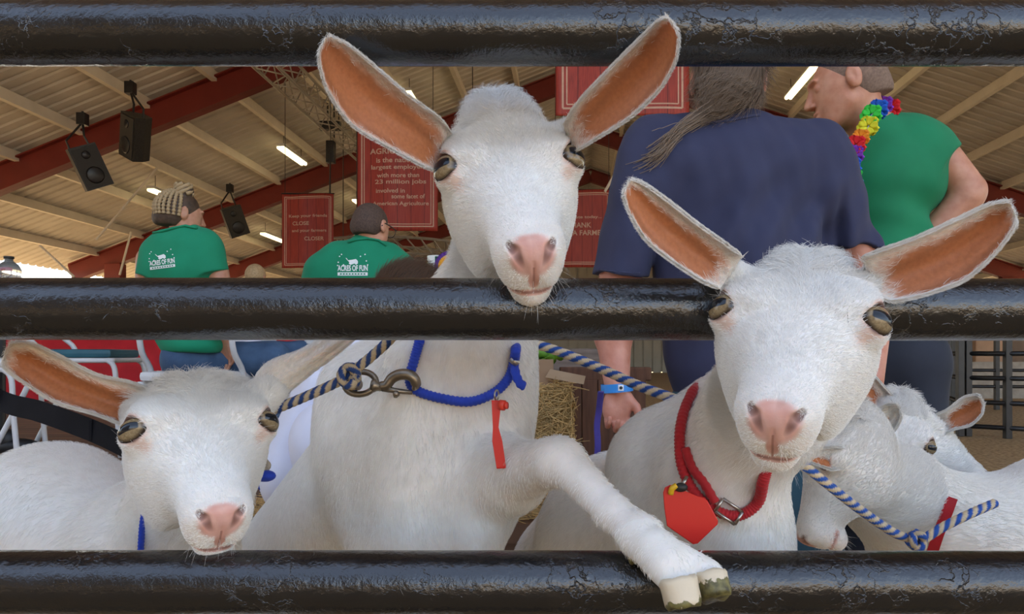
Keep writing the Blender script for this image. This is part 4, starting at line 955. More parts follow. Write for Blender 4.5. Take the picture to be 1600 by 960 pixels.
# --- red straps on the two small goats
def band(name, prm, pts, w, mat, d1=2.2, **kw):
    c = spline([hit(prm, x, y, .004) for x, y in pts], 24); V = []
    for i, p in enumerate(c):
        t = unit(c[min(i+1, 23)]-c[max(i-1, 0)]); n = unit(np.array([0, 0, H])-p); s = unit(np.cross(t, n)); 
        for a, b in ((-w, 0), (-w, .002), (w, .002), (w, 0)): V.append(p+s*a+n*b)
    Fs = [(i*4+k, i*4+(k+1) % 4, (i+1)*4+(k+1) % 4, (i+1)*4+k) for i in range(23) for k in range(4)]+[(0, 1, 2, 3), (95, 94, 93, 92)]
    return MB().add(V, Fs).build(name, mat, None, **kw)
band('collar', pr4, [(1488, 778), (1480, 800), (1468, 830), (1458, 860), (1450, 885)], .0062, M_COLLAR_R, label='flat red webbing collar on the goat with its head lowered', cat='collar')
b5 = band('collar', pr5, [(1478, 735), (1492, 748), (1508, 764), (1524, 780)], .0052, M_COLLAR_R, label='red webbing collar on the goat looking down behind the lowered neck', cat='collar')
MB().tube([hit(pr5, 1505, 752, .012), hit(pr5, 1516, 764, .012)], .003, 8).build('buckle', M_NICKEL, b5, smooth=True)
# ============================================================ people
def skin_mat(name, c):
    m, nt, b = nodes(name); co = coord(nt); n = N(nt, 'ShaderNodeTexNoise', Scale=35, Detail=6); lnk(nt, co, n.inputs['Vector'])
    lnk(nt, ramp(nt, n.outputs[0], [(.3, (c[0]*.82, c[1]*.68, c[2]*.62)), (.7, c)]), b.inputs['Base Color']); b.inputs['Roughness'].default_value = .5
    b.inputs['Subsurface Weight'].default_value = .15; b.inputs['Subsurface Radius'].default_value = (.02, .006, .003); b.inputs['Subsurface Scale'].default_value = .5
    n2 = N(nt, 'ShaderNodeTexNoise', Scale=140, Detail=5); lnk(nt, co, n2.inputs['Vector']); bp = N(nt, 'ShaderNodeBump', Strength=.35, Distance=.0012); lnk(nt, n2.outputs[0], bp.inputs['Height']); lnk(nt, bp.outputs[0], b.inputs['Normal']); return m
M_SK1 = skin_mat('ruddy_skin', (.62, .28, .19)); M_SK2 = skin_mat('tanned_skin', (.60, .30, .19)); M_SK3 = skin_mat('light_brown_skin', (.52, .27, .17))
def shirt_mat(name, c, c2):
    return noise_mat(name, c2, c, 9, .85, .35, bscale=700, bdist=.0006, sheen=.04)
M_NAVY = shirt_mat('faded_navy_cotton', (.034, .038, .085), (.026, .029, .070)); M_GREEN = shirt_mat('kelly_green_cotton', (.004, .21, .085), (.003, .17, .068)); M_GREEN2 = shirt_mat('green_polo_cotton', (.003, .25, .125), (.002, .21, .10))
M_JEANS = noise_mat('blue_denim', (.035, .075, .15), (.07, .13, .23), 14, .85, .5, bscale=500); M_TEALJ = noise_mat('washed_teal_denim', (.03, .085, .12), (.055, .13, .17), 8, .85, .4, bscale=500)
M_DARKT = noise_mat('dark_navy_trousers', (.010, .014, .026), (.018, .023, .040), 9, .8, .3); M_WHITEC = shirt_mat('white_cotton', (.78, .78, .88), (.70, .70, .80)); M_SHOE = noise_mat('black_shoe', (.01, .01, .01), (.02, .02, .02), 20, .5, .1)
M_HAIRG = fur_mat('grey_brown_hair', (.26, .19, .135)); M_HAIRB = fur_mat('dark_brown_hair', (.11, .060, .034)); M_HAIRBL = fur_mat('blond_streaked_hair', (.42, .30, .16))
M_SCALPG = noise_mat('grey_brown_hair_mass', (.10, .07, .05), (.26, .20, .15), 60, .6, .5, stretch=(1, 1, .25)); M_SCALPB = noise_mat('dark_hair_mass', (.035, .020, .012), (.09, .052, .03), 60, .6, .5); M_BUZZ = noise_mat('cropped_hair', (.16, .10, .07), (.26, .17, .12), 160, .8, .4); M_BUZZD = noise_mat('dark_cropped_hair', (.05, .03, .022), (.11, .065, .045), 160, .8, .4)
def CUT(prs, planes, k=.01, kk=.004):
    """prims trimmed by half-spaces: keeps the side the normal points away from"""
    def f(p):
        d = eval_prims(prs, p)
        for p0, n in planes: d = smax(d, ((p-np.asarray(p0, np.float32))@np.asarray(unit(n), np.float32)), kk)
        return d
    return dict(t='f', f=f, k=k, bb=pbounds(prs, .0))
def WR(fn): return dict(t='f', f=fn, op='~')
def frame(f, up=(0, 0, 1)):
    f = unit(f); r = unit(np.cross(f, up)); u = np.cross(r, f); return f, r, u
def head_prims(c, fwd, up=(0, 0, 1), s=1.0, ears=True):
    f, r, u = frame(fwd, up); W = lambda a, b, d: np.array(c)+s*(a*r+b*f+d*u); R = np.array([r, f, u]).T
    pr = [E(W(0, -.012, .025), np.array((.075, .092, .088))*s, .01, R), E(W(0, .028, -.02), np.array((.062, .062, .082))*s, .03, R), C(W(0, .05, -.06), .040*s, W(0, .072, -.092), .020*s, .02),
          C(W(-.04, .01, -.05), .028*s, W(-.03, .05, -.085), .018*s, .02), C(W(.04, .01, -.05), .028*s, W(.03, .05, -.085), .018*s, .02),
          C(W(0, .088, .02), .008*s, W(0, .108, -.022), .011*s, .010), E(W(-.012, .097, -.026), np.array((.009, .010, .007))*s, .006, R), E(W(.012, .097, -.026), np.array((.009, .010, .007))*s, .006, R),
          E(W(0, .083, .035), np.array((.050, .014, .010))*s, .012, R), E(W(0, .090, -.050), np.array((.024, .010, .006))*s, .006, R), E(W(0, .087, -.062), np.array((.020, .010, .007))*s, .006, R),
          dict(t='ell', c=W(-.032, .098, .012), r=np.array((.015, .012, .010))*s, k=.012, R=R, op='-'), dict(t='ell', c=W(.032, .098, .012), r=np.array((.015, .012, .010))*s, k=.012, R=R, op='-'),
          E(W(-.032, .074, .012), np.array((.013, .013, .013))*s, .002, R), E(W(.032, .074, .012), np.array((.013, .013, .013))*s, .002, R)]
    if ears:
        for sg in (-1, 1):
            pr += [E(W(sg*.080, -.012, .004), np.array((.009, .020, .034))*s, .006, R), dict(t='ell', c=W(sg*.091, -.006, .006), r=np.array((.006, .011, .021))*s, k=.004, R=R, op='-'), E(W(sg*.084, -.004, -.006), np.array((.005, .007, .010))*s, .004, R)]
    return pr
def hand_prims(w, d, pn, side, s=1.0, curl=(25, 30, 20), spread=5, thumb_out=.9):
    """wrist, direction to the fingers, palm normal, direction of the thumb side"""
    d = unit(d); pn = unit(np.array(pn)-d*np.dot(pn, d)); sd = np.cross(d, pn); sd = sd*np.sign(np.dot(sd, side)); w = np.array(w, float)
    W = lambda a, b, c_: w+s*(a*d+b*sd+c_*pn); pr = []
    pr += [C(W(-.02, 0, 0), .025*s, W(.02, 0, 0), .025*s, .012, flat=(pn, 1.35)), E(W(.055, -.002, 0), np.array((.045, .040, .0165))*s, .012, np.array([d, sd, pn]).T), E(W(.035, .024, .006), np.array((.032, .017, .015))*s, .010, np.array([d, sd, pn]).T), E(W(.045, -.026, .006), np.array((.036, .013, .012))*s, .010, np.array([d, sd, pn]).T)]
    for k, (off, L, r) in enumerate(((.030, .072, .0092), (.010, .080, .0095), (-.011, .075, .0090), (-.031, .060, .0080))):
        a0 = math.radians(spread)*(1.5-k)/1.5; base = W(.090-.004*abs(k-1.2), off, 0); dir0 = math.cos(a0)*d+math.sin(a0)*sd; p = base; ang = 0
        for j, fr in enumerate((.45, .31, .24)):
            ang += math.radians(curl[j]*(1+.12*k)); dd = math.cos(ang)*dir0+math.sin(ang)*pn; q = p+dd*L*fr*s
            pr.append(C(p, r*(1-.10*j)*s, q, r*(1-.10*(j+1))*s, .003 if j == 0 else .002)); p = q
    t0 = W(.022, .028, .008); t1 = W(.048, .028+.024*thumb_out, .014); t2 = W(.072, .028+.030*thumb_out, .020); t3 = W(.092, .028+.028*thumb_out, .026)
    pr += [C(t0, .0145*s, t1, .0118*s, .008), C(t1, .0118*s, t2, .0105*s, .003), C(t2, .0105*s, t3, .0085*s, .003)]
    return pr
def hit_many(prims_, pts, off, d0, d1):
    o = np.array([0, 0, H]); T = np.array([unit(P(x, y, 1.0)-o) for x, y in pts]); s = np.full(len(pts), d0)
    for _ in range(90): v = eval_prims(prims_, (o+T*s[:, None]).astype(np.float32)); s = np.minimum(s+np.maximum(v-off, 0)*.8, d1)
    return o+T*s[:, None]
def decal(name, polys, mat, prms, parent, d0, d1, off=.002, sub=6):
    """prints flat shapes (picture-point polygons, lists of (verts, faces)) onto a garment"""
    V = []; Fs = []
    for v, f in polys:
        o = len(V); V += list(v); Fs += [tuple(i+o for i in q) for q in f]
    X = hit_many(prms, V, off, d0, d1); me = mesh_np(name, X, Fs); return link(name, me, mat, parent, smooth=False)
def text_poly(s, cx, cy, w, h, rot=0, bold=.02):
    cu = bpy.data.curves.new('t', 'FONT'); cu.body = s; cu.size = 1; cu.align_x = 'CENTER'; cu.offset = bold; o = bpy.data.objects.new('t', cu); COL.objects.link(o); bpy.context.view_layer.update()
    me = bpy.data.meshes.new_from_object(o.evaluated_get(bpy.context.evaluated_depsgraph_get())); v = np.array([x.co[:2] for x in me.vertices]); f = [tuple(p.vertices) for p in me.polygons]
    bpy.data.objects.remove(o); bpy.data.curves.remove(cu); bpy.data.meshes.remove(me)
    lo, hi = v.min(0), v.max(0); v = (v-(lo+hi)/2)/(hi-lo)*np.array([w, h]); c, s_ = math.cos(math.radians(rot)), math.sin(math.radians(rot))
    return [(cx+c*a-s_*(-b), cy+s_*a+c*(-b)) for a, b in v], f
def dot(x, y, r, n=7): return [(x+r*math.cos(i*2*math.pi/n), y+r*math.sin(i*2*math.pi/n)) for i in range(n)], [tuple(range(n))]
def quad(pts): return list(pts), [tuple(range(len(pts)))]
def person(label, prs, mat, h, name='person', group=None):
    o, X, Q = sdf_mesh(name, prs, h, mat, None, pbounds(prs)); tag(o, label, 'person', group); bpy.context.view_layer.update(); return o
def garment(name, prs, mat, h, parent):
    o, X, Q = sdf_mesh(name, prs, h, mat, parent, pbounds(prs)); return o, X, Q
def strands(name, X, Q, n, parent, mat, flow, L, r, lift=.12, weight=None, jit=.12, bend=.1):
    p, nn = sample_surface(X, Q, n, weight); f = flow(p) if callable(flow) else np.tile(np.array(flow, float), (len(p), 1))
    o = hair_obj(name, mat, parent, p, nn*lift, comb(nn, f, jit), L*rng.uniform(.6, 1.1, n), r, npt=5, bend=bend); o['kind'] = 'stuff'; return o
wr = lambda s, amp, seed, axis=2, stretch=3.0: WR(lambda p: (amp*vnoise(p*np.array([1, 1, 1/stretch]) if axis == 2 else p, s, seed)[:, 0]).astype(np.float32))

# ---- heavy man in a navy T-shirt, his back to the gate
D = 1.78
hc = P(1136, 132, D)
body = head_prims(hc, (.12, 1, .05), s=1.02)
body += [C(P(1140, 175, D+.01), .058, P(1142, 225, D), .070, .03), E(P(1150, 340, D+.02), (.17, .10, .14), .05), E(P(1155, 520, D+.04), (.16, .12, .20), .06)]
body += [C(P(1020, 260, D), .065, P(970, 430, D+.02), .050, .03), C(P(970, 430, D+.02), .046, P(958, 520, D-.02), .044, .02), C(P(958, 520, D-.02), .044, P(964, 604, D-.06), .029, .02)]
body += hand_prims(P(964, 610, D-.06), (.02, -.10, -1), (.05, -1, .05), (1, 0, 0), .84, curl=(38, 52, 30), spread=8)
body += [C(P(1290, 268, D), .060, P(1340, 400, D+.02), .050, .03), C(P(1340, 400, D+.02), .046, P(1362, 500, D), .044, .02), C(P(1362, 500, D), .044, P(1360, 590, D-.04), .030, .02)]
body += hand_prims(P(1358, 596, D-.04), (-.06, -.10, -1), (-.15, -1, .05), (-1, 0, 0), 1.0, curl=(25, 40, 25), spread=5)
man = person('person seen from behind in a navy T-shirt, grey hair tied low, hands hanging', body, M_SK1, .005)
torso = [E(P(1150, 270, D+.01), (.235, .135, .115), .05), C(P(1065, 250, D), .095, P(1225, 245, D), .095, .05), E(P(1155, 420, D+.02), (.215, .165, .24), .08), E(P(1170, 560, D+.03), (.205, .165, .20), .08), C(P(1120, 205, D+.01), .070, P(1165, 200, D+.01), .070, .05),
         C(P(1030, 232, D), .078, P(1020, 300, D), .088, .03), C(P(1268, 236, D), .076, P(1282, 300, D), .086, .03)]
slL = CUT([C(P(1022, 262, D), .086, P(968, 440, D+.01), .066, .03)], [(P(966, 430, D), (-.10, 0, -1))], .035)
slR = CUT([C(P(1282, 268, D), .084, P(1340, 430, D+.01), .072, .03)], [(P(1330, 396, D), (.10, 0, -1))], .035)
neckcut = (P(1140, 186, D), (.03, -.12, 1))
def navy_wr(p):
    x = p[:, 0]; z = p[:, 2]
    w = .010*vnoise(p*np.array([1.7, 1, .35]), 16, 21)[:, 0]+.003*vnoise(p*np.array([1.2, 1, .8]), 40, 22)[:, 0]+.007*np.sin((x*1.0-z*.35)*62+2*np.sin(z*7))*ss(z, .85, 1.0)*ss(-z, -1.42, -1.2)*ss(x, .28, .5)
    dxa = (x-P(1300, 300, D)[0]); w += .013*np.exp(-((dxa+.10*(z-1.2))/.012)**2)*ss(-z, -1.36, -1.25)*ss(z, .95, 1.05)
    dxb = (x-P(1018, 330, D)[0]); w += .010*np.exp(-(dxb/.012)**2)*ss(-z, -1.30, -1.20)
    return w.astype(np.float32)
shirt_pr = [CUT(torso, [neckcut, (P(1150, 652, D), (0, 0, -1))], .03), slL, slR, WR(navy_wr)]
sh_o, SX, SQ = garment('t_shirt', shirt_pr, M_NAVY, .006, man)
mb = MB(); mb.tube([hit(shirt_pr, x, y, .001, 1.3, 2.4) for x, y in ((1088, 193), (1110, 192), (1140, 189), (1165, 183), (1186, 180))], .004, 8); mb.build('collar_band', M_NAVY, sh_o, smooth=True)
# sleeve hems
for pts in (((938, 427), (955, 429), (975, 431), (1000, 432)), ((1290, 398), (1320, 397), (1350, 394), (1372, 390))):
    MB().tube([hit(shirt_pr, x, y-5, .0, 1.3, 2.4) for x, y in pts], .0022, 6).build('sleeve_hem', M_NAVY, sh_o, smooth=True)
tr = [E(P(1165, 640, D+.03), (.19, .15, .12), .05), C(P(1110, 690, D+.03), .10, P(1100, 900, D+.02), .080, .04), C(P(1100, 900, D+.02), .08, [P(1100, 900, D)[0], D, .10], .062, .03), C(P(1225, 690, D+.03), .105, P(1262, 900, D+.02), .088, .04), C(P(1262, 900, D+.02), .088, [P(1262, 900, D)[0], D, .10], .065, .03)]
tj, _, _ = garment('jeans', [CUT(tr, [([0, 0, .07], (0, 0, -1))]), wr(16, .004, 31)], M_TEALJ, .009, man)
for px in (1100, 1262):
    x = P(px, 900, D)[0]; garment('shoe', [E((x, D+.05, .05), (.055, .14, .05), .02), CUT([E((x, D+.02, .06), (.05, .09, .07), .02)], [((0, 0, .02), (0, 0, -1))])], M_SHOE, .012, man)
# hair: swept back into a low tail over the left shoulder
f_, r_, u_ = frame((.12, 1, .05)); HW = lambda a, b, c_: hc+a*r_+b*f_+c_*u_
hair_pr = [CUT([E(HW(0, -.018, .030), (.078, .100, .098), .01, np.array([r_, f_, u_]).T), E(HW(0, -.06, -.03), (.066, .055, .055), .03), C(HW(-.01, -.075, -.045), .045, HW(-.045, -.085, -.085), .026, .03)], [(HW(0, .052, 0), f_)]), WR(lambda p: (.0022*np.sin(p@np.array([60, 20, 200.])+3*np.sin(p@np.array([30., 10, 40])))).astype(np.float32))]
ho, HX, HQ = garment('hair', hair_pr, M_SCALPG, .004, man)
tl = spline([HW(-.030, -.085, -.075), P(1062, 205, D-.10), P(1040, 228, D-.10), P(1015, 250, D-.09), P(985, 262, D-.07)], 20)
def hflow(p):
    t = HW(-.045, -.09, -.075)-p; return t/np.linalg.norm(t, axis=1, keepdims=True)
strands('hair_strands', HX, HQ, 5000, man, M_HAIRG, hflow, .07, .0005, lift=.10, jit=.10)
n_ = 190; base = tl[0]+rng.normal(size=(n_, 3))*.010
cu = bpy.data.hair_curves.new('ponytail'); cu.add_curves([12]*n_); ts = np.linspace(0, 1, 12); path = spline(tl, 12)
fan = rng.normal(size=(n_, 1, 3))*.012*ts[None, :, None]; ln = rng.uniform(.45, 1.0, n_)
pp = np.zeros((n_, 12, 3))
for i in range(n_):
    pl = spline(tl, 40); idx_ = np.clip(ts*ln[i]*39, 0, 39); i0 = idx_.astype(int); pp[i] = pl[i0]+(base[i]-tl[0])*(1-ts*.75)[:, None]+fan[i]
cu.attributes['position'].data.foreach_set('vector', pp.astype(np.float32).ravel()); ra = cu.attributes.get('radius') or cu.attributes.new('radius', 'FLOAT', 'POINT'); ra.data.foreach_set('value', np.full(n_*12, .0006, np.float32)); cu.materials.append(M_HAIRG)
ot = bpy.data.objects.new('ponytail', cu); COL.objects.link(ot); ot.parent = man; ot.matrix_parent_inverse = man.matrix_world.inverted(); ot['kind'] = 'stuff'
# wristband: worn on the wrist, a thing of its own
wb_o = empty('wristband', P(964, 608, D-.06), 'light blue paper wristband with a white snap on the left wrist', 'wristband')
M_WB = plastic('light_blue_vinyl', (.03, .25, .66), .45); wc = P(964, 606, D-.055)
V = []; 
for a in np.linspace(0, 2*math.pi, 32, endpoint=False):
    for z_, r_off in ((-.010, 0), (.010, 0), (.010, .0014), (-.010, .0014)): V.append(wc+np.array([(.0365+r_off)*math.cos(a), (.0335+r_off)*math.sin(a), z_+.10*.0325*math.cos(a)]))
Fs = [(i*4+k, i*4+(k+1) % 4, ((i+1) % 32)*4+(k+1) % 4, ((i+1) % 32)*4+k) for i in range(32) for k in range(4)]
MB().add(V, Fs).build('band', M_WB, wb_o)
MB().box(wc+np.array([.004, -.035, .001]), (.013, .002, .014), bev=.0008).build('snap_label', plastic('white_vinyl', (.8, .82, .85)), wb_o)
MB().tube([wc+np.array([.004, -.0355, .001]), wc+np.array([.004, -.038, .001])], .0038, 14).build('snap', M_BLACK, wb_o)

# ---- younger man in a green T-shirt, looking left, hand on hip, rainbow flower garland
G = 2.15; hg = P(1322, 138, G); fg = unit((-.93, .30, -.22))
bg = head_prims(hg, fg, (0, 0, 1), s=1.03)
bg += [C(P(1338, 160, G), .056, P(1372, 215, G+.02), .066, .03), E(P(1395, 290, G+.03), (.12, .08, .14), .05), E(P(1388, 460, G+.05), (.11, .09, .18), .06)]
bg += [C(P(1455, 232, G), .058, P(1512, 296, G-.02), .047, .03), E(P(1517, 303, G-.02), (.036, .036, .036), .02), C(P(1506, 312, G-.02), .046, P(1424, 404, G+.02), .032, .02), C(P(1424, 404, G+.02), .032, P(1408, 424, G+.03), .028, .02)]
bg += hand_prims(P(1406, 428, G+.02), (-.6, .1, -.8), (-.5, .2, .4), (-.4, 1, .2), .95, curl=(20, 30, 20))
gman = person('person in a green T-shirt and flower garland looking left, hand on hip', bg, M_SK2, .005)
gs = [E(P(1388, 275, G+.02), (.175, .12, .14), .05), C(P(1372, 212, G+.02), .075, P(1440, 232, G+.02), .085, .04), E(P(1380, 400, G+.05), (.145, .125, .19), .06), E(P(1388, 480, G+.05), (.14, .12, .14), .06), C(P(1345, 240, G+.10), .07, P(1330, 330, G+.12), .085, .05)]
def gwr(p): return (.007*vnoise(p*np.array([1.4, 1, .5]), 15, 44)[:, 0]+.006*np.sin((p[:, 0]*.8+p[:, 2]*1.1)*45+3*np.sin(p[:, 0]*9))*ss(-p[:, 2], -1.5, -1.3)+.003*vnoise(p, 16, 41)[:, 0]).astype(np.float32)
gsl = CUT([C(P(1430, 225, G+.01), .078, P(1490, 280, G-.02), .072, .03)], [(P(1453, 262, G), (P(1512, 303, G)-P(1440, 225, G))*np.array([1, 0, 1.])+np.array([0, 0, .0]))], .03)
gshirt = [CUT(gs, [(P(1362, 195, G), (-.55, 0, .83)), (P(1390, 545, G), (0, 0, -1))], .03), gsl, WR(gwr)]
go, _, _ = garment('t_shirt', gshirt, M_GREEN, .006, gman)
MB().tube([P(x, y, G+dz) for x, y, dz in ((1492, 232, -.01), (1470, 228, -.075), (1440, 248, -.085), (1420, 280, -.06), (1414, 300, -.01))], .0045, 8).build('sleeve_hem', M_GREEN, go, smooth=True)
tr = [E(P(1400, 555, G+.05), (.15, .12, .12), .05), C(P(1355, 580, G+.07), .09, P(1350, 800, G+.05), .072, .04), C(P(1350, 800, G+.05), .072, [P(1350, 800, G)[0], G+.05, .10], .058, .03), C(P(1430, 580, G+.03), .092, P(1425, 800, G), .074, .04), C(P(1425, 800, G), .074, [P(1420, 800, G)[0], G, .10], .058, .03)]
garment('trousers', [CUT(tr, [([0, 0, .07], (0, 0, -1))]), wr(16, .004, 33)], M_DARKT, .009, gman)
for px, dy in ((1350, .05), (1420, 0)):
    x = P(px, 800, G)[0]; garment('shoe', [E((x-.04, G+dy, .05), (.13, .055, .05), .02)], M_SHOE, .012, gman)
f_, r_, u_ = frame(fg); HG = lambda a, b, c_: hg+a*r_+b*f_+c_*u_
hp = [CUT([E(HG(0, -.018, .030), (.081, .097, .092), .01, np.array([r_, f_, u_]).T), E(HG(0, -.06, -.02), (.066, .045, .05), .03)], [(HG(0, .060, .03), f_+.35*(-u_)), (HG(0, -.02, -.052), -u_-.1*f_), (HG(0, .01, 0), f_*.9-u_*.75)])]
hgo, HX2, HQ2 = garment('hair', hp, M_BUZZ, .005, gman)
lei = empty('flower_garland', P(1350, 215, G-.1), 'rainbow flower garland round the neck of the green shirted person', 'garland')
LC = {'purple': (.22, .03, .45), 'blue': (.01, .12, .60), 'green': (.04, .62, .06), 'yellow': (.75, .72, .02), 'orange': (.9, .30, .01), 'red': (.75, .01, .015)}
LM = {k: plastic(k+'_petal_cloth', v, .7) for k, v in LC.items()}
def flower(c, colr, r, nrm, name='flower'):
    nrm = unit(nrm); a = unit(np.cross(nrm, (0.1, .2, 1))); b = np.cross(nrm, a); V = []; Fs = []
    for lay in (0, 1):
        for pt in range(5):
            th0 = 2*math.pi*pt/5+lay*.6; o_ = len(V); nn_ = 5
            for i in range(nn_):
                rr = r*(.15+.85*i/(nn_-1))*(1-.15*lay)
                for j in range(5):
                    w = (j-2)/2*.62*math.sin(math.pi*(.18+.72*i/(nn_-1)))**.7; th = th0+w
                    V.append(c+rr*(math.cos(th)*a+math.sin(th)*b)+nrm*(.006*lay+.35*rr*(i/(nn_-1))*(.6+.4*math.sin(9*j+pt+i))))
            for i in range(nn_-1):
                for j in range(4): q = o_+i*5+j; Fs.append((q, q+1, q+6, q+5))
    me = mesh_np(name, V, Fs); o = link(name, me, LM[colr], lei)
    md = o.modifiers.new('thickness', 'SOLIDIFY'); md.thickness = .0012; return o
path = [(1392, 170, 'red'), (1380, 166, 'purple'), (1372, 172, 'blue'), (1362, 180, 'green'), (1357, 198, 'yellow'), (1345, 216, 'orange'), (1337, 228, 'red'), (1334, 243, 'purple'), (1330, 261, 'blue'), (1332, 279, 'green'), (1336, 291, 'blue')]
lp = []
for i, (x, y, c_) in enumerate(path):
    p = hit(gshirt, x, y, .016, 1.6, 2.6) if 1 < i else P(x, y, G+.02)
    p = P(x, y, min(p[1], G-.115) if i > 1 else G-.02)
    lp.append(p); flower(p, c_, .030 if i not in (5, 10) else .026, unit(np.array([0, 0, H])-p)+np.array([-.2, 0, .25]))
    if i % 2 == 0: flower(p+np.array([.008, .012, -.010]), c_, .022, (-.6, -.7, .2))
MB().tube(spline(lp+[P(1326, 240, G+.10), P(1330, 190, G+.12), P(1365, 165, G+.10), lp[0]], 50), .0022, 6).build('string', M_WHITEC, lei, smooth=True)

# ---- woman with pinned braids on a folding chair
W_ = 3.2; hw = P(284, 338, W_); fw_ = unit((.75, .62, -.12))
bw = head_prims(hw, fw_, s=.88)+[C(P(288, 352, W_), .048, P(288, 378, W_), .056, .03), E(P(285, 440, W_), (.10, .06, .15), .05), C(P(335, 405, W_), .05, P(352, 475, W_-.02), .040, .02), C(P(352, 475, W_-.02), .038, P(362, 520, W_+.1), .030, .02)]
bw += [C(P(232, 405, W_), .05, P(225, 480, W_+.02), .040, .02), C(P(225, 480, W_), .038, P(262, 515, W_+.15), .030, .02)]
bw += hand_prims(P(350, 532, W_+.02), (.25, 0, -1), (-.5, -1, 0), (-1, 0, 0), .95, curl=(18, 22, 15), spread=12)
wom = person('person in a green polo shirt with pinned up blond braids, seated on a chair', bw, M_SK3, .007)
ws = [E(P(284, 415, W_), (.165, .105, .13), .05), C(P(262, 385, W_), .075, P(315, 385, W_), .08, .05), E(P(285, 500, W_), (.135, .11, .17), .06), E(P(305, 540, W_), (.12, .12, .06), .05), C(P(290, 362, W_), .056, P(290, 380, W_), .08, .03)]
wslR = CUT([C(P(322, 395, W_), .075, P(338, 450, W_-.02), .066, .03)], [(P(335, 428, W_), (.25, 0, -1))], .025); wslL = CUT([C(P(245, 398, W_), .070, P(230, 460, W_), .062, .03)], [(P(232, 432, W_), (-.2, 0, -1))], .025)
wshirt = [CUT(ws, [(P(285, 351, W_), (.05, .1, 1)), (P(300, 551, W_), (0, 0, -1))], .03), wslR, wslL, WR(lambda p: (.004*vnoise(p*np.array([1, 1, .6]), 17, 51)[:, 0]).astype(np.float32))]
wo_, _, _ = garment('polo_shirt', wshirt, M_GREEN2, .007, wom)
MB().tube([hit(wshirt, x, y, .002, 2.6, 3.6) for x, y in ((240, 364), (252, 362), (270, 357), (290, 353), (308, 357))], .010, 8, flat=.6).build('shirt_collar', M_GREEN2, wo_, smooth=True)
garment('jeans', [C(P(290, 560, W_), .10, P(300, 562, W_+.02), .10, .05), C(P(285, 565, W_+.05), .085, P(430, 560, W_+.12), .070, .04), C(P(330, 560, W_+.2), .08, P(470, 556, W_+.30), .068, .04), C(P(430, 560, W_+.12), .066, [P(440, 560, W_)[0], W_+.15, .50], .05, .03), C(P(470, 556, W_+.3), .064, [P(480, 560, W_)[0], W_+.35, .50], .05, .03), wr(18, .004, 52)], M_JEANS, .009, wom)
for px, dy in ((440, .15), (480, .35)):
    x = P(px, 560, W_)[0]; garment('shoe', [E((x+.04, W_+dy, .47), (.12, .05, .045), .02)], M_SHOE, .012, wom)
f_, r_, u_ = frame(fw_); HWm = lambda a, b, c_: hw+a*r_+b*f_+c_*u_
hp = [CUT([E(HWm(0, -.018, .026), (.073, .089, .084), .01, np.array([r_, f_, u_]).T), E(HWm(0, -.055, -.02), (.066, .045, .05), .03)], [(HWm(0, .052, 0), f_-.3*u_), (HWm(0, 0, -.055), -u_)]), E(P(287, 299, W_-.02), (.042, .04, .034), .01)]
hwo, HX3, HQ3 = garment('hair', hp, M_SCALPB, .006, wom)
for k in range(13):
    a = -1.45+2.9*k/12; ptsb = []
    for t in np.linspace(0, 1, 9):
        el = -.45+1.7*t; q = HWm(.078*math.sin(a)*math.cos(el), -.020-.094*math.cos(a)*math.cos(el), .022+.086*math.sin(el)); ptsb.append(q)
    c = spline(ptsb, 40); MB().tube(c, [.0075+.002*math.sin(i*1.6) for i in range(40)], 7).build('braid', M_HAIRBL, wom, smooth=True)
for k in range(7):
    a = 2*math.pi*k/7; c0 = P(287, 297, W_-.02); c = [c0+np.array([.036*math.cos(a+t*2.4)*(1-.2*t), .034*math.sin(a+t*2.4), -.022+.045*t]) for t in np.linspace(0, 1, 16)]
    MB().tube(c, .0095, 7).build('bun_coil', M_HAIRBL, wom, smooth=True)
M_PRINT = plastic('white_print', (.80, .84, .82), .7)
def print_logo(prms, parent, cx, cy, s, rot, d0, d1):
    R2 = lambda x, y: (cx+s*(x*math.cos(rot)-y*math.sin(rot)), cy+s*(x*math.sin(rot)+y*math.cos(rot)))
    deg = math.degrees(rot); ps = []
    v, f = text_poly('ACRES OF FUN', 0, 0, 46, 9, 0, .03); ps.append(([R2(a, b+9) for a, b in v], f))
    for a, b in ((-20, -9), (-22, 0), (-23, 5), (-14, 4), (-17, -12), (19, -12), (21, -2), (23, 4), (17, 6), (12, -9)): v, f = dot(a, b, 1.1); ps.append(([R2(*q) for q in v], f))
    cow = [(-11, -7), (-9, -6), (-7, -3), (0, -4), (5, -5), (8, -2), (8, 2), (5, 4), (3, 2), (-3, 4), (-6, 2), (-5, 0), (-8, -3)]; ps.append(([R2(*q) for q in cow], [tuple(range(len(cow)))]))
    decal('shirt_print', ps, M_PRINT, prms, parent, d0, d1)
    n = 12; band = [R2(-23+46*i/n, 15.5) for i in range(n+1)]+[R2(23-46*i/n, 20.5) for i in range(n+1)]; m = len(band)
    decal('shirt_print', [(band, [(i, i+1, m-2-i, m-1-i) for i in range(n)])], M_PRINT, prms, parent, d0, d1)
    tx = []
    for i in range(9): x = -18+i*4.5; tx.append(([R2(x-1.4, 17), R2(x+1.4, 17), R2(x+1.4, 19), R2(x-1.4, 19)], [(0, 1, 2, 3)]))
    decal('fine_print', tx, M_GREEN2, prms, parent, d0, d1, off=.0035)
print_logo(wshirt, wo_, 252, 402, .86, -.13, 2.6, 3.6)
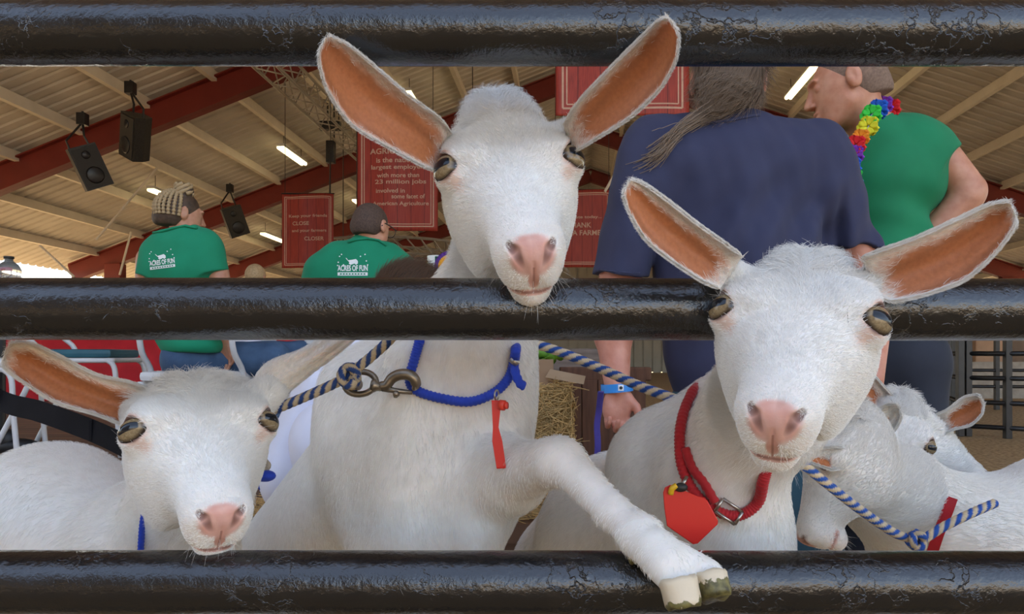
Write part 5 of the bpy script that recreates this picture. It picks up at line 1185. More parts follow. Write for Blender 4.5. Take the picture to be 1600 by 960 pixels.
# ---- man with cropped hair and glasses, back turned
Q_ = 3.6; hm = P(581, 358, Q_); fm_ = unit((.45, .88, -.15))
bm_ = head_prims(hm, fm_, s=1.0)+[C(P(580, 378, Q_), .060, P(565, 400, Q_), .075, .03), E(P(560, 450, Q_), (.13, .07, .14), .05), C(P(495, 425, Q_), .055, P(478, 500, Q_), .045, .02), C(P(635, 425, Q_), .055, P(655, 500, Q_), .045, .02), C(P(655, 500, Q_), .043, P(640, 540, Q_+.25), .03, .02), C(P(478, 500, Q_), .043, P(500, 545, Q_+.25), .03, .02)]
bm_ += hand_prims(P(640, 540, Q_+.25), (-.5, 1, -.2), (0, 0, -1), (-1, 0, 0), .95)+hand_prims(P(500, 545, Q_+.25), (.5, 1, -.2), (0, 0, -1), (1, 0, 0), .95)
mq = person('person with cropped dark hair and glasses, green printed shirt, back turned', bm_, M_SK2, .008)
ms_ = [E(P(562, 435, Q_), (.225, .125, .15), .06), C(P(530, 405, Q_), .09, P(600, 405, Q_), .09, .06), E(P(562, 510, Q_), (.20, .13, .20), .06), C(P(575, 378, Q_), .070, P(568, 395, Q_), .09, .03), E(P(510, 425, Q_), (.085, .10, .10), .04), E(P(618, 425, Q_), (.085, .10, .10), .04)]
mshirt = [CUT(ms_, [(P(575, 371, Q_), (.25, -.1, 1)), (P(560, 570, Q_), (0, 0, -1))], .03), CUT([C(P(500, 425, Q_), .080, P(482, 480, Q_), .07, .03)], [(P(484, 462, Q_), (-.2, 0, -1))], .03), CUT([C(P(628, 425, Q_), .080, P(650, 480, Q_), .07, .03)], [(P(646, 462, Q_), (.2, 0, -1))], .03), WR(lambda p: (.004*vnoise(p*np.array([1, 1, .6]), 15, 61)[:, 0]).astype(np.float32))]
mo_, _, _ = garment('polo_shirt', mshirt, M_GREEN2, .008, mq)
MB().tube([hit(mshirt, x, y, .002, 3, 4.1) for x, y in ((544, 379), (556, 375), (575, 373), (592, 376), (604, 384))], .011, 8, flat=.6).build('shirt_collar', M_GREEN2, mo_, smooth=True)
f_, r_, u_ = frame(fm_); HM = lambda a, b, c_: hm+a*r_+b*f_+c_*u_
garment('hair', [CUT([E(HM(0, -.018, .030), (.079, .096, .091), .01, np.array([r_, f_, u_]).T), E(HM(0, -.06, -.01), (.066, .045, .05), .03)], [(HM(0, .055, 0), f_-.3*u_), (HM(0, 0, -.045), -u_)])], M_BUZZD, .007, mq)
mb = MB(); mb.tube([HM(.083, -.03, .000), HM(.086, -.01, .018), HM(.086, .04, .016), HM(.075, .100, .014)], .0028, 8); mb.tube([HM(-.083, -.03, .000), HM(-.086, -.01, .018), HM(-.086, .04, .016), HM(-.075, .100, .014)], .0028, 8)
for sg in (-1, 1): ring(mb, HM(sg*.036, .108, .010), .026, .002, f_)
mb.build('glasses', M_BLACK, mq, smooth=True)
garment('jeans', [E(P(562, 572, Q_), (.18, .14, .10), .05), C(P(540, 575, Q_+.05), .09, P(535, 565, Q_+.5), .07, .04), C(P(590, 575, Q_+.05), .09, P(605, 565, Q_+.5), .07, .04), C(P(535, 565, Q_+.5), .068, [P(535, 560, Q_)[0], Q_+.52, .50], .05, .03), C(P(605, 565, Q_+.5), .068, [P(605, 560, Q_)[0], Q_+.52, .50], .05, .03)], M_JEANS, .01, mq)
for px in (535, 605):
    x = P(px, 560, Q_)[0]; garment('shoe', [E((x, Q_+.56, .47), (.05, .12, .045), .02)], M_SHOE, .014, mq)
print_logo(mshirt, mo_, 551, 410, 1.02, 0, 3.0, 4.1)
# ---- crouching person in white behind the tall goat
K = 1.95; hk_ = P(640, 488, K); fk = unit((-.75, -.25, -.62))
bk = head_prims(hk_, fk, s=1.0)+[C(P(655, 480, K+.02), .055, P(655, 520, K+.06), .065, .03), E(P(640, 600, K+.05), (.13, .08, .14), .05), C(P(590, 560, K), .05, P(520, 600, K-.12), .042, .03), C(P(520, 600, K-.12), .04, P(590, 640, K-.25), .030, .02), C(P(690, 560, K), .05, P(720, 650, K-.05), .042, .03), C(P(720, 650, K-.05), .04, P(660, 690, K-.2), .03, .02)]
bk += hand_prims(P(592, 640, K-.25), (1, -.2, -.2), (0, -.3, -1), (0, -1, 0), .95)+hand_prims(P(660, 690, K-.2), (-1, -.3, -.2), (0, -.3, -1), (0, -1, 0), .95)
kp = person('person with dark hair dressed in white, crouching behind the tall goat', bk, M_SK1, .007)
kshirt = [E(P(620, 600, K+.04), (.20, .14, .19), .05), C(P(595, 545, K), .075, P(520, 605, K-.12), .065, .03), C(P(690, 550, K), .075, P(715, 640, K-.06), .06, .03), C(P(600, 560, K), .09, P(520, 640, K-.02), .11, .05), C(P(520, 625, K-.06), .10, P(468, 730, K-.10), .11, .05), C(P(650, 540, K+.02), .075, P(640, 560, K+.02), .1, .04), WR(lambda p: (.007*np.sin((p[:, 0]*1.0-p[:, 2]*.55)*55+2*np.sin(p[:, 2]*9))+.004*vnoise(p, 12, 71)[:, 0]).astype(np.float32))]
garment('shirt', kshirt, M_WHITEC, .007, kp)
garment('trousers', [C(P(640, 680, K+.08), .13, P(520, 690, K-.18), .095, .05), C(P(670, 690, K+.1), .13, P(730, 730, K-.2), .095, .05), C(P(520, 690, K-.18), .09, [P(500, 700, K)[0], K+.05, .10], .06, .04), C(P(730, 730, K-.2), .09, [P(735, 700, K)[0], K+.0, .10], .06, .04), WR(lambda p: (.006*vnoise(p*np.array([1, 1, .5]), 13, 72)[:, 0]).astype(np.float32))], M_WHITEC, .009, kp)
for px, dy in ((500, .03), (735, -.02)):
    x = P(px, 700, K)[0]; garment('shoe', [E((x, K+dy-.05, .05), (.05, .13, .05), .02)], M_SHOE, .014, kp)
f_, r_, u_ = frame(fk); HK = lambda a, b, c_: hk_+a*r_+b*f_+c_*u_
kh, KX, KQ = garment('hair', [CUT([E(HK(0, -.018, .030), (.079, .098, .094), .01, np.array([r_, f_, u_]).T), E(HK(0, -.07, -.02), (.07, .05, .07), .03)], [(HK(0, .030, .02), f_-.35*u_)])], M_SCALPB, .005, kp)
strands('hair_strands', KX, KQ, 2500, kp, M_HAIRB, lambda p: np.tile(-f_*1.0+u_*.2, (len(p), 1)), .06, .0006)
# ---- head of someone fair haired sitting far back
fz = P(400, 436, 6.1)
fp = person('person far back with short fair hair, only the crown of the head showing', head_prims(fz, (.2, 1, 0))+[C(fz-[0, 0, .08], .05, fz-[0, 0, .2], .06, .03), E(fz-[0, 0, .38], (.17, .10, .22), .05)], M_SK3, .010)
garment('hair', [CUT([E(fz+np.array([0, -.015, .03]), (.082, .098, .093), .01)], [(fz-[0, 0, .03], (0, 0, -1)), (fz+[0, .055, 0], (0, 1, 0))])], noise_mat('fair_hair', (.30, .19, .09), (.48, .33, .17), 90, .7, .4), .009, fp)
garment('shirt', [E(fz-[0, 0, .40], (.19, .12, .22), .05), C(fz-[0, 0, .55], .13, fz-[0, 0, .66], .14, .05)], M_WHITEC, .012, fp)
for sx in (-.09, .09): garment('trousers', [C(fz+[sx, 0, -.72], .085, fz+[sx, .42, -.72], .07, .03), C(fz+[sx, .42, -.72], .065, (fz[0]+sx, fz[1]+.44, .50), .045, .03)], M_JEANS, .014, fp); garment('shoe', [E((fz[0]+sx, fz[1]+.48, .465), (.045, .12, .045), .02)], M_SHOE, .016, fp)
# ============================================================ things around
Rb = np.array([B(1, 0, 0), B(0, 1, 0), [0, 0, 1]]).T
# ---- fluorescent fittings under the roof
for (u, v0, v1) in ((-7.3, 17.9, 19.5), (-10.4, 17.4, 18.9), (-10.4, 24.0, 25.8), (-7.3, 24.2, 25.9), (-4.0, 17.6, 20.2), (5.4, 16.4, 19.0)):
    sx = u/v0*F+CX+95
    z = zr(u)-.42
    where = {(-7.3, 17.9): 'above the wide red banner with the jobs text', (-10.4, 17.4): 'beside the bun of the braided woman', (-10.4, 24.0): 'left of the small red banner', (-7.3, 24.2): 'just left of the jobs banner, lower', (-4.0, 17.6): 'behind the left ear of the tall goat', (5.4, 16.4): 'beside the head of the green shirted man'}.get((u, v0), 'far along the roof of the barn, row %d' % int(v0))
    lt = empty('ceiling_light', B(u, (v0+v1)/2, z), 'glowing strip light '+where, 'light', 'strip lights under the barn roof')
    MB().box(B(u, (v0+v1)/2, z+.06), (.20, v1-v0+.1, .07), Rb, bev=.02).build('housing', M_WHITESTEEL, lt)
    mb = MB()
    for du in (-.05, .05): mb.tube([B(u+du, v0, z), B(u+du, v1, z)], .048, 10)
    mb.build('tube', M_LAMP, lt, smooth=True)
    for v in (v0+.2, v1-.2): MB().tube([B(u, v, z+.08), B(u, v, zr(u)-.02)], .008, 6).build('hanger', M_BLACK, lt)
# ---- loudspeakers hung from the rafters
def speaker(px, py, v, w, hgt, tilt, label, yaw=.5):
    u = (px-CX)/F*v-SA*0; c = P(px, py, v); s_ = empty('loudspeaker', c, label, 'speaker', 'black loudspeakers on the rafters')
    ct, st = math.cos(tilt), math.sin(tilt); Ry = np.array([[ct, 0, st], [0, 1, 0], [-st, 0, ct]]); Rz_ = np.array([[math.cos(yaw), -math.sin(yaw), 0], [math.sin(yaw), math.cos(yaw), 0], [0, 0, 1]]); Rx = np.array([[1, 0, 0], [0, .9, -.43], [0, .43, .9]]); R = Ry@Rz_@Rx
    # wedge cabinet, narrower at the back
    V = []; dpt = w*.75
    for z in (-hgt/2, hgt/2):
        for (x, y) in ((-w/2, -dpt/2), (w/2, -dpt/2), (w*.5, 0), (w*.28, dpt/2), (-w*.28, dpt/2), (-w*.5, 0)): V.append(c+R@np.array([x, y, z]))
    mb = MB().add(V, [(0, 1, 2, 3, 4, 5)[::-1], (6, 7, 8, 9, 10, 11)]+[(i, (i+1) % 6, 6+(i+1) % 6, 6+i) for i in range(6)]); mb.build('cabinet', M_BLACK, s_)
    MB().box(c+R@np.array([0, -dpt/2-.01, 0]), (w*.9, .02, hgt*.92), R, bev=.008).build('grille', noise_mat('speaker_grille', (.02, .018, .015), (.05, .045, .04), 300, .7, .4), s_)
    mb = MB()
    for z, r in ((-hgt*.2, w*.33), (hgt*.28, w*.16)): mb.tube([c+R@np.array([0, -dpt/2-.018, z]), c+R@np.array([0, -dpt/2-.035, z])], [r, r*.8], 20)
    mb.build('cone', M_BLACKSTEEL, s_, smooth=True)
    top = c+R@np.array([0, 0, hgt/2]); an = np.array([c[0]-.15*hgt, c[1], c[2]+hgt*.5+.45]); mb = MB()
    for sx in (-1, 1): mb.tube([c+R@np.array([sx*w*.35, 0, hgt/2]), c+R@np.array([sx*w*.33, 0, hgt/2+.15]), an], .02, 8)
    mb.box(an+np.array([0, 0, .05]), (.16, .16, .22), bev=.01); mb.tube([an, an+np.array([0, 0, .2])], .02, 8); mb.build('bracket', M_BLACKSTEEL, s_)
speaker(139, 262, 13.6, .48, .78, -.55, 'black loudspeaker nearest the left edge under the red rafter', .6)
speaker(214, 214, 13.6, .50, .80, .50, 'black loudspeaker leaning left under the red rafter', -.5)
speaker(366, 346, 20.2, .52, .80, -.45, 'small black loudspeaker above and left of the small red banner', .5)
# ---- lighting truss along the roof, chain hoist and round truss
def lattice(mb, a, b, w, hgt, n, r=.03, rd=.014, side=None, upv=(0, 0, 1)):
    a, b = np.array(a), np.array(b); ax = unit(b-a); s = unit(np.cross(ax, upv)); u = np.array(upv, float)
    ch = [(-w/2, -hgt/2), (w/2, -hgt/2), (w/2, hgt/2), (-w/2, hgt/2)]; C_ = lambda t, i: a+(b-a)*t+s*ch[i % 4][0]+u*ch[i % 4][1]
    for i in range(4): mb.tube([C_(0, i), C_(1, i)], r, 8)
    for k in range(n):
        for i in range(4): mb.tube([C_(k/n, i+(k % 2)), C_((k+1)/n, i+1-(k % 2))], rd, 5, cap=False)
    return mb
mb = lattice(MB(), B(-5.35, 8.0, H+5.25), B(-5.35, 24.5, H+5.25), .42, .42, 44); tr_o = mb.build('lighting_truss', noise_mat('grey_aluminium', (.30, .27, .22), (.40, .36, .30), 5, .4, 0, metal=.3), None, label='long square lattice truss running along under the left roof slope', cat='truss')
M_TRUSS = tr_o.data.materials[0]
mb = MB()
for v in (9.5, 13, 16.5, 20, 23.5): mb.tube([B(-5.35, v, H+5.4), B(-5.35, v, zr(-5.35)-.02)], .015, 6)
mb.build('hanger', M_BLACK, tr_o)
hh = empty('chain_hoist', P(515, 215, 17.5), 'black chain hoist hanging from the roof truss above the round truss', 'hoist')
MB().box(P(516, 197, 17.5), (.50, .2, .20), bev=.02).build('beam_clamp', M_BLACK, hh)
MB().box(P(517, 238, 17.5), (.20, .2, .52), bev=.02).build('motor', M_BLACK, hh)
mb = MB(); mb.tube([P(512, 128, 17.5), P(512, 197, 17.5)], .02, 6); mb.tube([P(522, 128, 17.5), P(522, 230, 17.5)], .02, 6); mb.tube([P(516, 255, 17.5), P(514, 382, 17.5)], .018, 6); mb.build('chain', M_BLACK, hh)
mb = MB(); cR = P(612, 402, 17.5); Rr = 1.98; nn_ = 40; ringpts = []
for rad, dz in ((Rr, .17), (Rr-.30, 0.0), (Rr, -.17)):
    pts = [cR+np.array([rad*math.cos(a), rad*math.sin(a), dz]) for a in np.linspace(0, 2*math.pi, nn_, endpoint=False)]; ringpts.append(pts); mb.tube(pts, .032, 8, closed=True)
for k in range(nn_):
    for (i, j) in ((0, 1), (1, 2), (0, 2)): mb.tube([ringpts[i][k], ringpts[j][(k+1) % nn_]], .014, 5, cap=False)
rt_ = mb.build('round_truss', M_TRUSS, None, label='circular lattice truss hanging level behind the seated men', cat='truss')
mb = MB()
for a in (0.3, 2.4, 4.5): q = cR+np.array([Rr*math.cos(a), Rr*math.sin(a), .15]); mb.tube([q, [q[0], q[1], zr(q[0])-.3]], .012, 6)
mb.build('hanger', M_BLACK, rt_)
# ---- red barn board banners
def banner_mat():
    m, nt, b = nodes('red_barn_board_banner'); a = N(nt, 'ShaderNodeAttribute', attribute_name='uvb'); sp = N(nt, 'ShaderNodeSeparateXYZ'); lnk(nt, a.outputs['Vector'], sp.inputs[0])
    mp = N(nt, 'ShaderNodeMapping'); mp.inputs['Scale'].default_value = (30, 1.6, 1); lnk(nt, a.outputs['Vector'], mp.inputs[0]); n = N(nt, 'ShaderNodeTexNoise', Scale=3, Detail=6); lnk(nt, mp.outputs[0], n.inputs['Vector'])
    base = ramp(nt, n.outputs[0], [(.3, (.24, .022, .012)), (.7, (.40, .042, .022))])
    fr = N(nt, 'ShaderNodeMath', operation='MULTIPLY'); lnk(nt, sp.outputs[0], fr.inputs[0]); fr.inputs[1].default_value = 6; f2 = N(nt, 'ShaderNodeMath', operation='FRACT'); lnk(nt, fr.outputs[0], f2.inputs[0])
    ln = ramp(nt, f2.outputs[0], [(.0, (.25, .2, .2)), (.05, (1, 1, 1)), (.96, (1, 1, 1)), (1, (.25, .2, .2))]); mx = N(nt, 'ShaderNodeMixRGB', blend_type='MULTIPLY', Fac=.85); lnk(nt, base, mx.inputs[1]); lnk(nt, ln, mx.inputs[2])
    lnk(nt, mx.outputs[0], b.inputs['Base Color']); b.inputs['Roughness'].default_value = .6; return m
M_BAN = banner_mat(); M_PALE = noise_mat('faded_cream_print', (.50, .30, .21), (.60, .38, .27), 20, .7, 0)
def banner(x0, y0, x1, y1, d, label, lines, wavy=1.0):
    w = (x1-x0)/F*d; h_ = (y1-y0)/F*d; NX, NY = 24, 24; V = []; U = []
    yo = lambda s, t: .018*wavy*math.sin(6.5*s+1.7)*(1-.3*t)+.012*wavy*math.sin(13*s)
    pt = lambda s, t, o=0: P(x0+(x1-x0)*s, y0+(y1-y0)*t, d)+np.array([0, yo(s, t)+o, -.012*wavy*math.sin(math.pi*2*s)*(1-t)])
    for k in (0, .006):
        for j in range(NY+1):
            for i in range(NX+1): V.append(pt(i/NX, j/NY, k)); U.append((i/NX, j/NY, 0))
    W = NX+1; o2 = W*(NY+1); Fs = []
    for j in range(NY):
        for i in range(NX): a = j*W+i; Fs += [(a, a+W, a+W+1, a+1), (o2+a, o2+a+1, o2+a+W+1, o2+a+W)]
        for i in (0, NX): a = j*W+i; Fs.append((a, o2+a, o2+a+W, a+W) if i == 0 else (a, a+W, o2+a+W, o2+a))
    for i in range(NX): Fs += [(i, i+1, o2+i+1, o2+i), (NY*W+i, o2+NY*W+i, o2+NY*W+i+1, NY*W+i+1)]
    o = link('banner', mesh_np('banner', V, np.array(Fs), {'uvb': np.array(U)}), M_BAN, None); tag(o, label, 'banner'); bpy.context.view_layer.update()
    mb = MB()
    for (mg, wd) in ((.055, .0075), (.085, .005)):
        mx_, my_ = mg, mg*w/h_; q = 14
        for (a, b_) in (((mx_, my_), (1-mx_, my_)), ((mx_, 1-my_), (1-mx_, 1-my_)), ((mx_, my_), (mx_, 1-my_)), ((1-mx_, my_), (1-mx_, 1-my_))):
            hor = a[1] == b_[1]; pv = []
            for i in range(q+1):
                s = a[0]+(b_[0]-a[0])*i/q; t = a[1]+(b_[1]-a[1])*i/q; ds, dt_ = (0, wd*w/h_) if hor else (wd, 0)
                pv += [pt(s-ds/1, t-dt_, -.003), pt(s+ds, t+dt_, -.003)]
            mb.add(pv, [(2*i, 2*i+1, 2*i+3, 2*i+2) for i in range(q)])
    mb.build('border', M_PALE, o)
    V2, F2 = [], []
    for (s_, cx, cy, wd, hg) in lines:
        v, f = text_poly(s_, cx, cy, wd, hg, 0, .018); oo = len(V2)
        for (a, b_) in v: V2.append(pt((a-x0)/(x1-x0), (b_-y0)/(y1-y0), -.003))
        F2 += [tuple(i+oo for i in q) for q in f]
    link('lettering', mesh_np('lettering', V2, F2), M_PALE, o, smooth=False)
    mb = MB(); tu = zr(0)
    for s in (.06, .94): q = pt(s, 0); mb.tube([q, [q[0], q[1], zr(q[0])-.25]], .006, 5)
    mb.tube([pt(-.01, 0)+[0, .01, .01], pt(1.01, 0)+[0, .01, .01]], .014, 8); mb.build('hanging_pole', M_BLACKSTEEL, o)
banner(558, 186, 684, 361, 12.0, 'tall red board banner reading AGRICULTURE is the nation’s largest employer', [
    ('AGRICULTURE', 622, 236, 88, 9), ('is the nation\u2019s', 621, 250, 66, 8), ('largest employer,', 622, 262, 84, 9), ('with more than', 622, 274, 66, 7), ('23 million jobs', 626, 285, 80, 9), ('involved in', 610, 298, 45, 7), ('some facet of', 638, 307, 52, 7), ('American Agriculture', 626, 319, 88, 8)])
banner(440, 303, 521, 419, 15.0, 'small red board banner reading Keep your friends CLOSE', [('Keep your friends', 481, 338, 60, 6), ('CLOSE', 470, 349, 26, 6), ('and your farmers', 483, 361, 54, 6), ('CLOSER', 491, 373, 30, 6)])
banner(868, 60, 1078, 180, 7.6, 'large bright red board banner high behind the tall goat ear', [('DID YOU', 973, 85, 120, 14)][:0] or [('FARM', 973, 40, 2, 2)][:1])
banner(862, 297, 957, 418, 15.0, 'red board banner reading THANK A FARMER', [('If you ate today...', 908, 340, 64, 6), ('THANK', 905, 352, 38, 8), ('A FARMER', 920, 364, 52, 8)])
# ---- red draped table, bottle
M_REDC = noise_mat('red_table_cloth', (.42, .008, .014), (.55, .012, .02), 5, .8, .3)
dT = 8.5; x0, x1 = P(-160, 500, dT)[0], P(492, 500, dT)[0]; n = 260; V = []
for t, z in ((0, DK+.80), (.5, DK+.40), (1, DK+.005)):
    for i in range(n+1): s = i/n; V.append((x0+(x1-x0)*s, dT+.030*t*math.sin(s*95+math.sin(s*19)*2)-.04*t+.015*math.sin(s*31), z))
for i in range(n+1): s = i/n; V.append((x0+(x1-x0)*s, dT+.75, DK+.80))
for i in range(n+1): s = i/n; V.append((x0+(x1-x0)*s, dT+.76, DK+.005))
Fs = [(r*(n+1)+i, r*(n+1)+i+1, (r+1)*(n+1)+i+1, (r+1)*(n+1)+i) for r in (0, 1) for i in range(n)]+[(3*(n+1)+i, 3*(n+1)+i+1, i+1, i) for i in range(n)]+[(4*(n+1)+i, 4*(n+1)+i+1, 3*(n+1)+i+1, 3*(n+1)+i) for i in range(n)]
Fs += [(0, n+1, 2*(n+1), 4*(n+1), 3*(n+1)), (n, 3*(n+1)+n, 4*(n+1)+n, 2*(n+1)+n, n+1+n)]
MB().add(V, Fs).build('draped_table', M_REDC, None, smooth=True, label='long table draped to the floor in red cloth behind the chairs', cat='table')
gb = P(14, 418, 4.1); zt = P(0, 441, 4.1)[2]
mb = MB(); mb.tube([(gb[0]-.08, 4.14, zt-.03), (gb[0]-.08, 4.14, zt)], .24, 32); mb.tube([(gb[0]-.08, 4.14, DK+.02), (gb[0]-.08, 4.14, zt-.03)], .03, 12); mb.tube([(gb[0]-.08, 4.14, DK), (gb[0]-.08, 4.14, DK+.02)], .2, 28)
mb.build('high_table', M_BLACKSTEEL, None, label='black pedestal high table at the left edge carrying a glass bottle', cat='table')
bt = empty('bottle', (gb[0], gb[1], zt), 'clear glass bottle with dark cap standing on the black high table', 'bottle')
def glass_mat():
    m, nt, b = nodes('clear_glass'); b.inputs['Base Color'].default_value = (.85, .9, .9, 1); b.inputs['Transmission Weight'].default_value = .9; b.inputs['Roughness'].default_value = .05; return m
M_GLASS = glass_mat(); ztop = P(0, 401, gb[1])[2]; hB = ztop-zt
prof = [(0, .055), (.03, .060), (.5, .060), (.68, .045), (.80, .022), (.92, .020)]
mb = MB(); mb.tube([(gb[0], gb[1], zt+.002+hB*a) for a, r in prof], [r for a, r in prof], 20); mb.build('glass_body', M_GLASS, bt, smooth=True)
mb = MB(); mb.tube([(gb[0], gb[1], zt+hB*.91), (gb[0], gb[1], zt+hB)], .026, 16); mb.build('cap', M_BLACK, bt, smooth=True)
# ---- chairs
M_TEALPAD = noise_mat('teal_vinyl', (.012, .085, .12), (.02, .12, .16), 12, .5, .2)
def tube_chair(px, d, rot, label, padmat, seat_py):
    c = P(px, 555, d); c[2] = DK; r = empty('folding_chair', c, label, 'chair'); zs = P(px, seat_py, d)[2]; cr, sr = math.cos(rot), math.sin(rot)
    T = lambda x, y, z: np.array([c[0]+cr*x-sr*y, c[1]+sr*x+cr*y, z]); R = np.array([[cr, -sr, 0], [sr, cr, 0], [0, 0, 1]])
    mb = MB(); mb.box(T(0, 0, zs-.02), (.44, .42, .045), R, bev=.02); o = mb.build('seat', padmat, r, smooth=False); autosmooth(o)
    mb = MB(); mb.tube(spline([T(-.22, -.20, zs-.055), T(.18, -.21, zs-.055), T(.225, -.17, zs-.055), T(.225, .17, zs-.055), T(.18, .21, zs-.055), T(-.22, .21, zs-.055)], 30), .013, 10); mb.build('seat_frame', M_WHITESTEEL, r, smooth=True)
    for sy in (-1, 1):
        MB().tube(spline([T(.20, sy*.21, zs-.05), T(.24, sy*.215, zs-.10), T(.25, sy*.22, (zs+DK)/2), T(.27, sy*.22, DK+.01)], 16), .013, 10).build('leg', M_WHITESTEEL, r, smooth=True)
        MB().tube(spline([T(-.24, sy*.21, zs+.32), T(-.20, sy*.21, zs+.1), T(-.12, sy*.215, zs-.06), T(-.34, sy*.22, DK+.01)], 20), .013, 10).build('leg', M_WHITESTEEL, r, smooth=True)
    mb = MB(); mb.box(T(-.235, 0, zs+.24), (.03, .42, .14), R, bev=.012); o = mb.build('backrest', padmat, r); autosmooth(o)
    return r
tube_chair(128, 3.9, 0.15, 'white tube chair with a teal padded seat in front of the red table', M_TEALPAD, 547)
tube_chair(-45, 3.7, 0.3, 'white folding chair cut by the left edge of the picture', M_WHITESTEEL, 560)
tube_chair(330, 3.35, 1.45, 'white folding chair under the braided woman', M_WHITESTEEL, 580)
tube_chair(562, 3.72, 1.6, 'white folding chair under the man with glasses', M_WHITESTEEL, 592)
tube_chair(400, 6.25, 1.5, 'white folding chair under the fair haired person far back', M_WHITESTEEL, 575)
# dark shoe under the left chair
sx = P(26, 662, 3.9); garm = MB(); garm.ball((sx[0], 3.9, DK+.045), (.13, .05, .045), 20); garm.ball((sx[0]-.05, 3.9, DK+.08), (.06, .045, .06), 16)
garm.build('shoe', M_SHOE, None, smooth=True, label='black shoe on the platform under the left folding chair', cat='shoe')
# ---- straw bales, cardboard box, leaves
M_STRAW = noise_mat('packed_straw', (.22, .125, .04), (.50, .33, .12), 60, .95, 1.0, bscale=90, bdist=.006, stretch=(1, 1, 3))
def straw_hair_mat(name, c):
    m, nt, b = nodes(name); hi = N(nt, 'ShaderNodeHairInfo'); lnk(nt, ramp(nt, hi.outputs['Random'], [(0, tuple(x*.45 for x in c)), (1, c)]), b.inputs['Base Color']); b.inputs['Roughness'].default_value = .6; return m
M_STRAWH = straw_hair_mat('loose_straw', (.85, .56, .22))
def bale(cx, cy, z0, size, label):
    o = MB().box((cx, cy, z0+size[2]/2), size, bev=.03).build('straw_bale', M_STRAW, None, label=label, cat='straw bale'); bpy.context.view_layer.update()
    me = o.data; X = np.array([v.co for v in me.vertices]); Q = []
    for f in me.polygons:
        v = list(f.vertices)
        for i in range(1, len(v)-1): Q.append((v[0], v[i], v[i+1]))
    Q = np.array(Q); p, nn = sample_surface(X, Q, 5000); cm = comb(nn, rng.normal(size=p.shape)*np.array([1, 1, .6]), .1)
    h = hair_obj('loose_straws', M_STRAWH, o, p-cm*.02, nn*.22, cm, rng.uniform(.03, .10, len(p)), .0013, npt=4, bend=.4, tip=.8); h['kind'] = 'stuff'; return o
bale(P(838, 600, 2.55)[0], 2.72, DK, (.24, .42, .42), 'straw bale standing on the platform between the goats')
bx = empty('cardboard_box', P(870, 580, 2.5), 'open cardboard box on top of the straw bale', 'box'); M_CARD = noise_mat('brown_cardboard', (.36, .22, .12), (.44, .28, .16), 8, .85, .1); M_CARD2 = noise_mat('pale_cardboard', (.45, .30, .17), (.52, .36, .22), 8, .85, .1)
c = P(838, 566, 2.60); zb = DK+.425
mb = MB(); x_0, x_1, y_0, y_1 = c[0]-.10, c[0]+.055, 2.55, 2.85; tw = .005
mb.box(((x_0+x_1)/2, y_0, zb+.045), (x_1-x_0, tw, .09)); mb.box(((x_0+x_1)/2, y_1, zb+.045), (x_1-x_0, tw, .09)); mb.box((x_0, 2.7, zb+.045), (tw, .3, .09)); mb.box((x_1, 2.7, zb+.045), (tw, .3, .09)); mb.box(((x_0+x_1)/2, 2.7, zb+.004), (x_1-x_0, .3, tw)); mb.build('carton', M_CARD, bx)
mb = MB(); V = [P(852, 590, 2.53), P(860, 577, 2.53), P(915, 588, 2.50), P(912, 601, 2.50)]; V2 = [v+np.array([0, .005, 0]) for v in V]; mb.add(V+V2, [(0, 1, 2, 3), (7, 6, 5, 4), (0, 4, 5, 1), (1, 5, 6, 2), (2, 6, 7, 3), (3, 7, 4, 0)]); mb.build('flap', M_CARD2, bx)
M_LEAF = noise_mat('lettuce_green', (.06, .20, .012), (.20, .42, .03), 30, .5, .2)
pl = empty('leafy_greens', P(850, 548, 2.65), 'leafy greens heaped in the open cardboard box', 'greens'); mb = MB()
for k in range(46):
    a = rng.uniform(0, 6.3); b0 = P(842+rng.uniform(-34, 26), 562+rng.uniform(-4, 6), 2.68+rng.uniform(-.08, .08)); dr = unit((math.cos(a), math.sin(a)*.6, rng.uniform(.3, 1.2))); sdv = unit(np.cross(dr, (0, 1, .3))); L = rng.uniform(.04, .08); V = []; n5 = 6
    for i in range(n5+1):
        t = i/n5; w = L*.32*math.sin(math.pi*(.08+.88*t)); cc = b0+dr*L*t+np.array([0, 0, -.025*t*t]); V += [cc-sdv*w+[0, 0, .004*math.sin(9*t+k)], cc+np.array([0, 0, -.004]), cc+sdv*w]
    mb.add(V, [(3*i+j, 3*i+j+1, 3*i+j+4, 3*i+j+3) for i in range(n5) for j in (0, 1)])
lf = mb.build('leaf_heap', M_LEAF, pl, smooth=True); lf['kind'] = 'stuff'; md = lf.modifiers.new('t', 'SOLIDIFY'); md.thickness = .0012
# scattered straw on ground and platform
def scatter(name, n, xr, yr, z, label, r=.0012, L=(.03, .09)):
    p = np.stack([rng.uniform(*xr, n), rng.uniform(*yr, n), np.full(n, z)+rng.uniform(.002, .014, n)], 1); a = rng.uniform(0, 6.3, n); c = np.stack([np.cos(a), np.sin(a), rng.normal(size=n)*.12], 1); up_ = np.tile([[0, 0, 1.]], (n, 1))
    o = hair_obj(name, M_STRAWH, None, p, up_*.05, c, rng.uniform(*L, n), r, npt=3, bend=0, tip=.9); tag(o, label, 'straw', kind='stuff')
scatter('straw_litter', 9000, (-.9, .9), (2.36, 3.0), DK, 'loose straw strewn over the front of the wooden platform')
scatter('straw_litter', 14000, (.2, 3.2), (1.2, 4.2), 0, 'loose straw strewn over the sawdust behind the right goats')
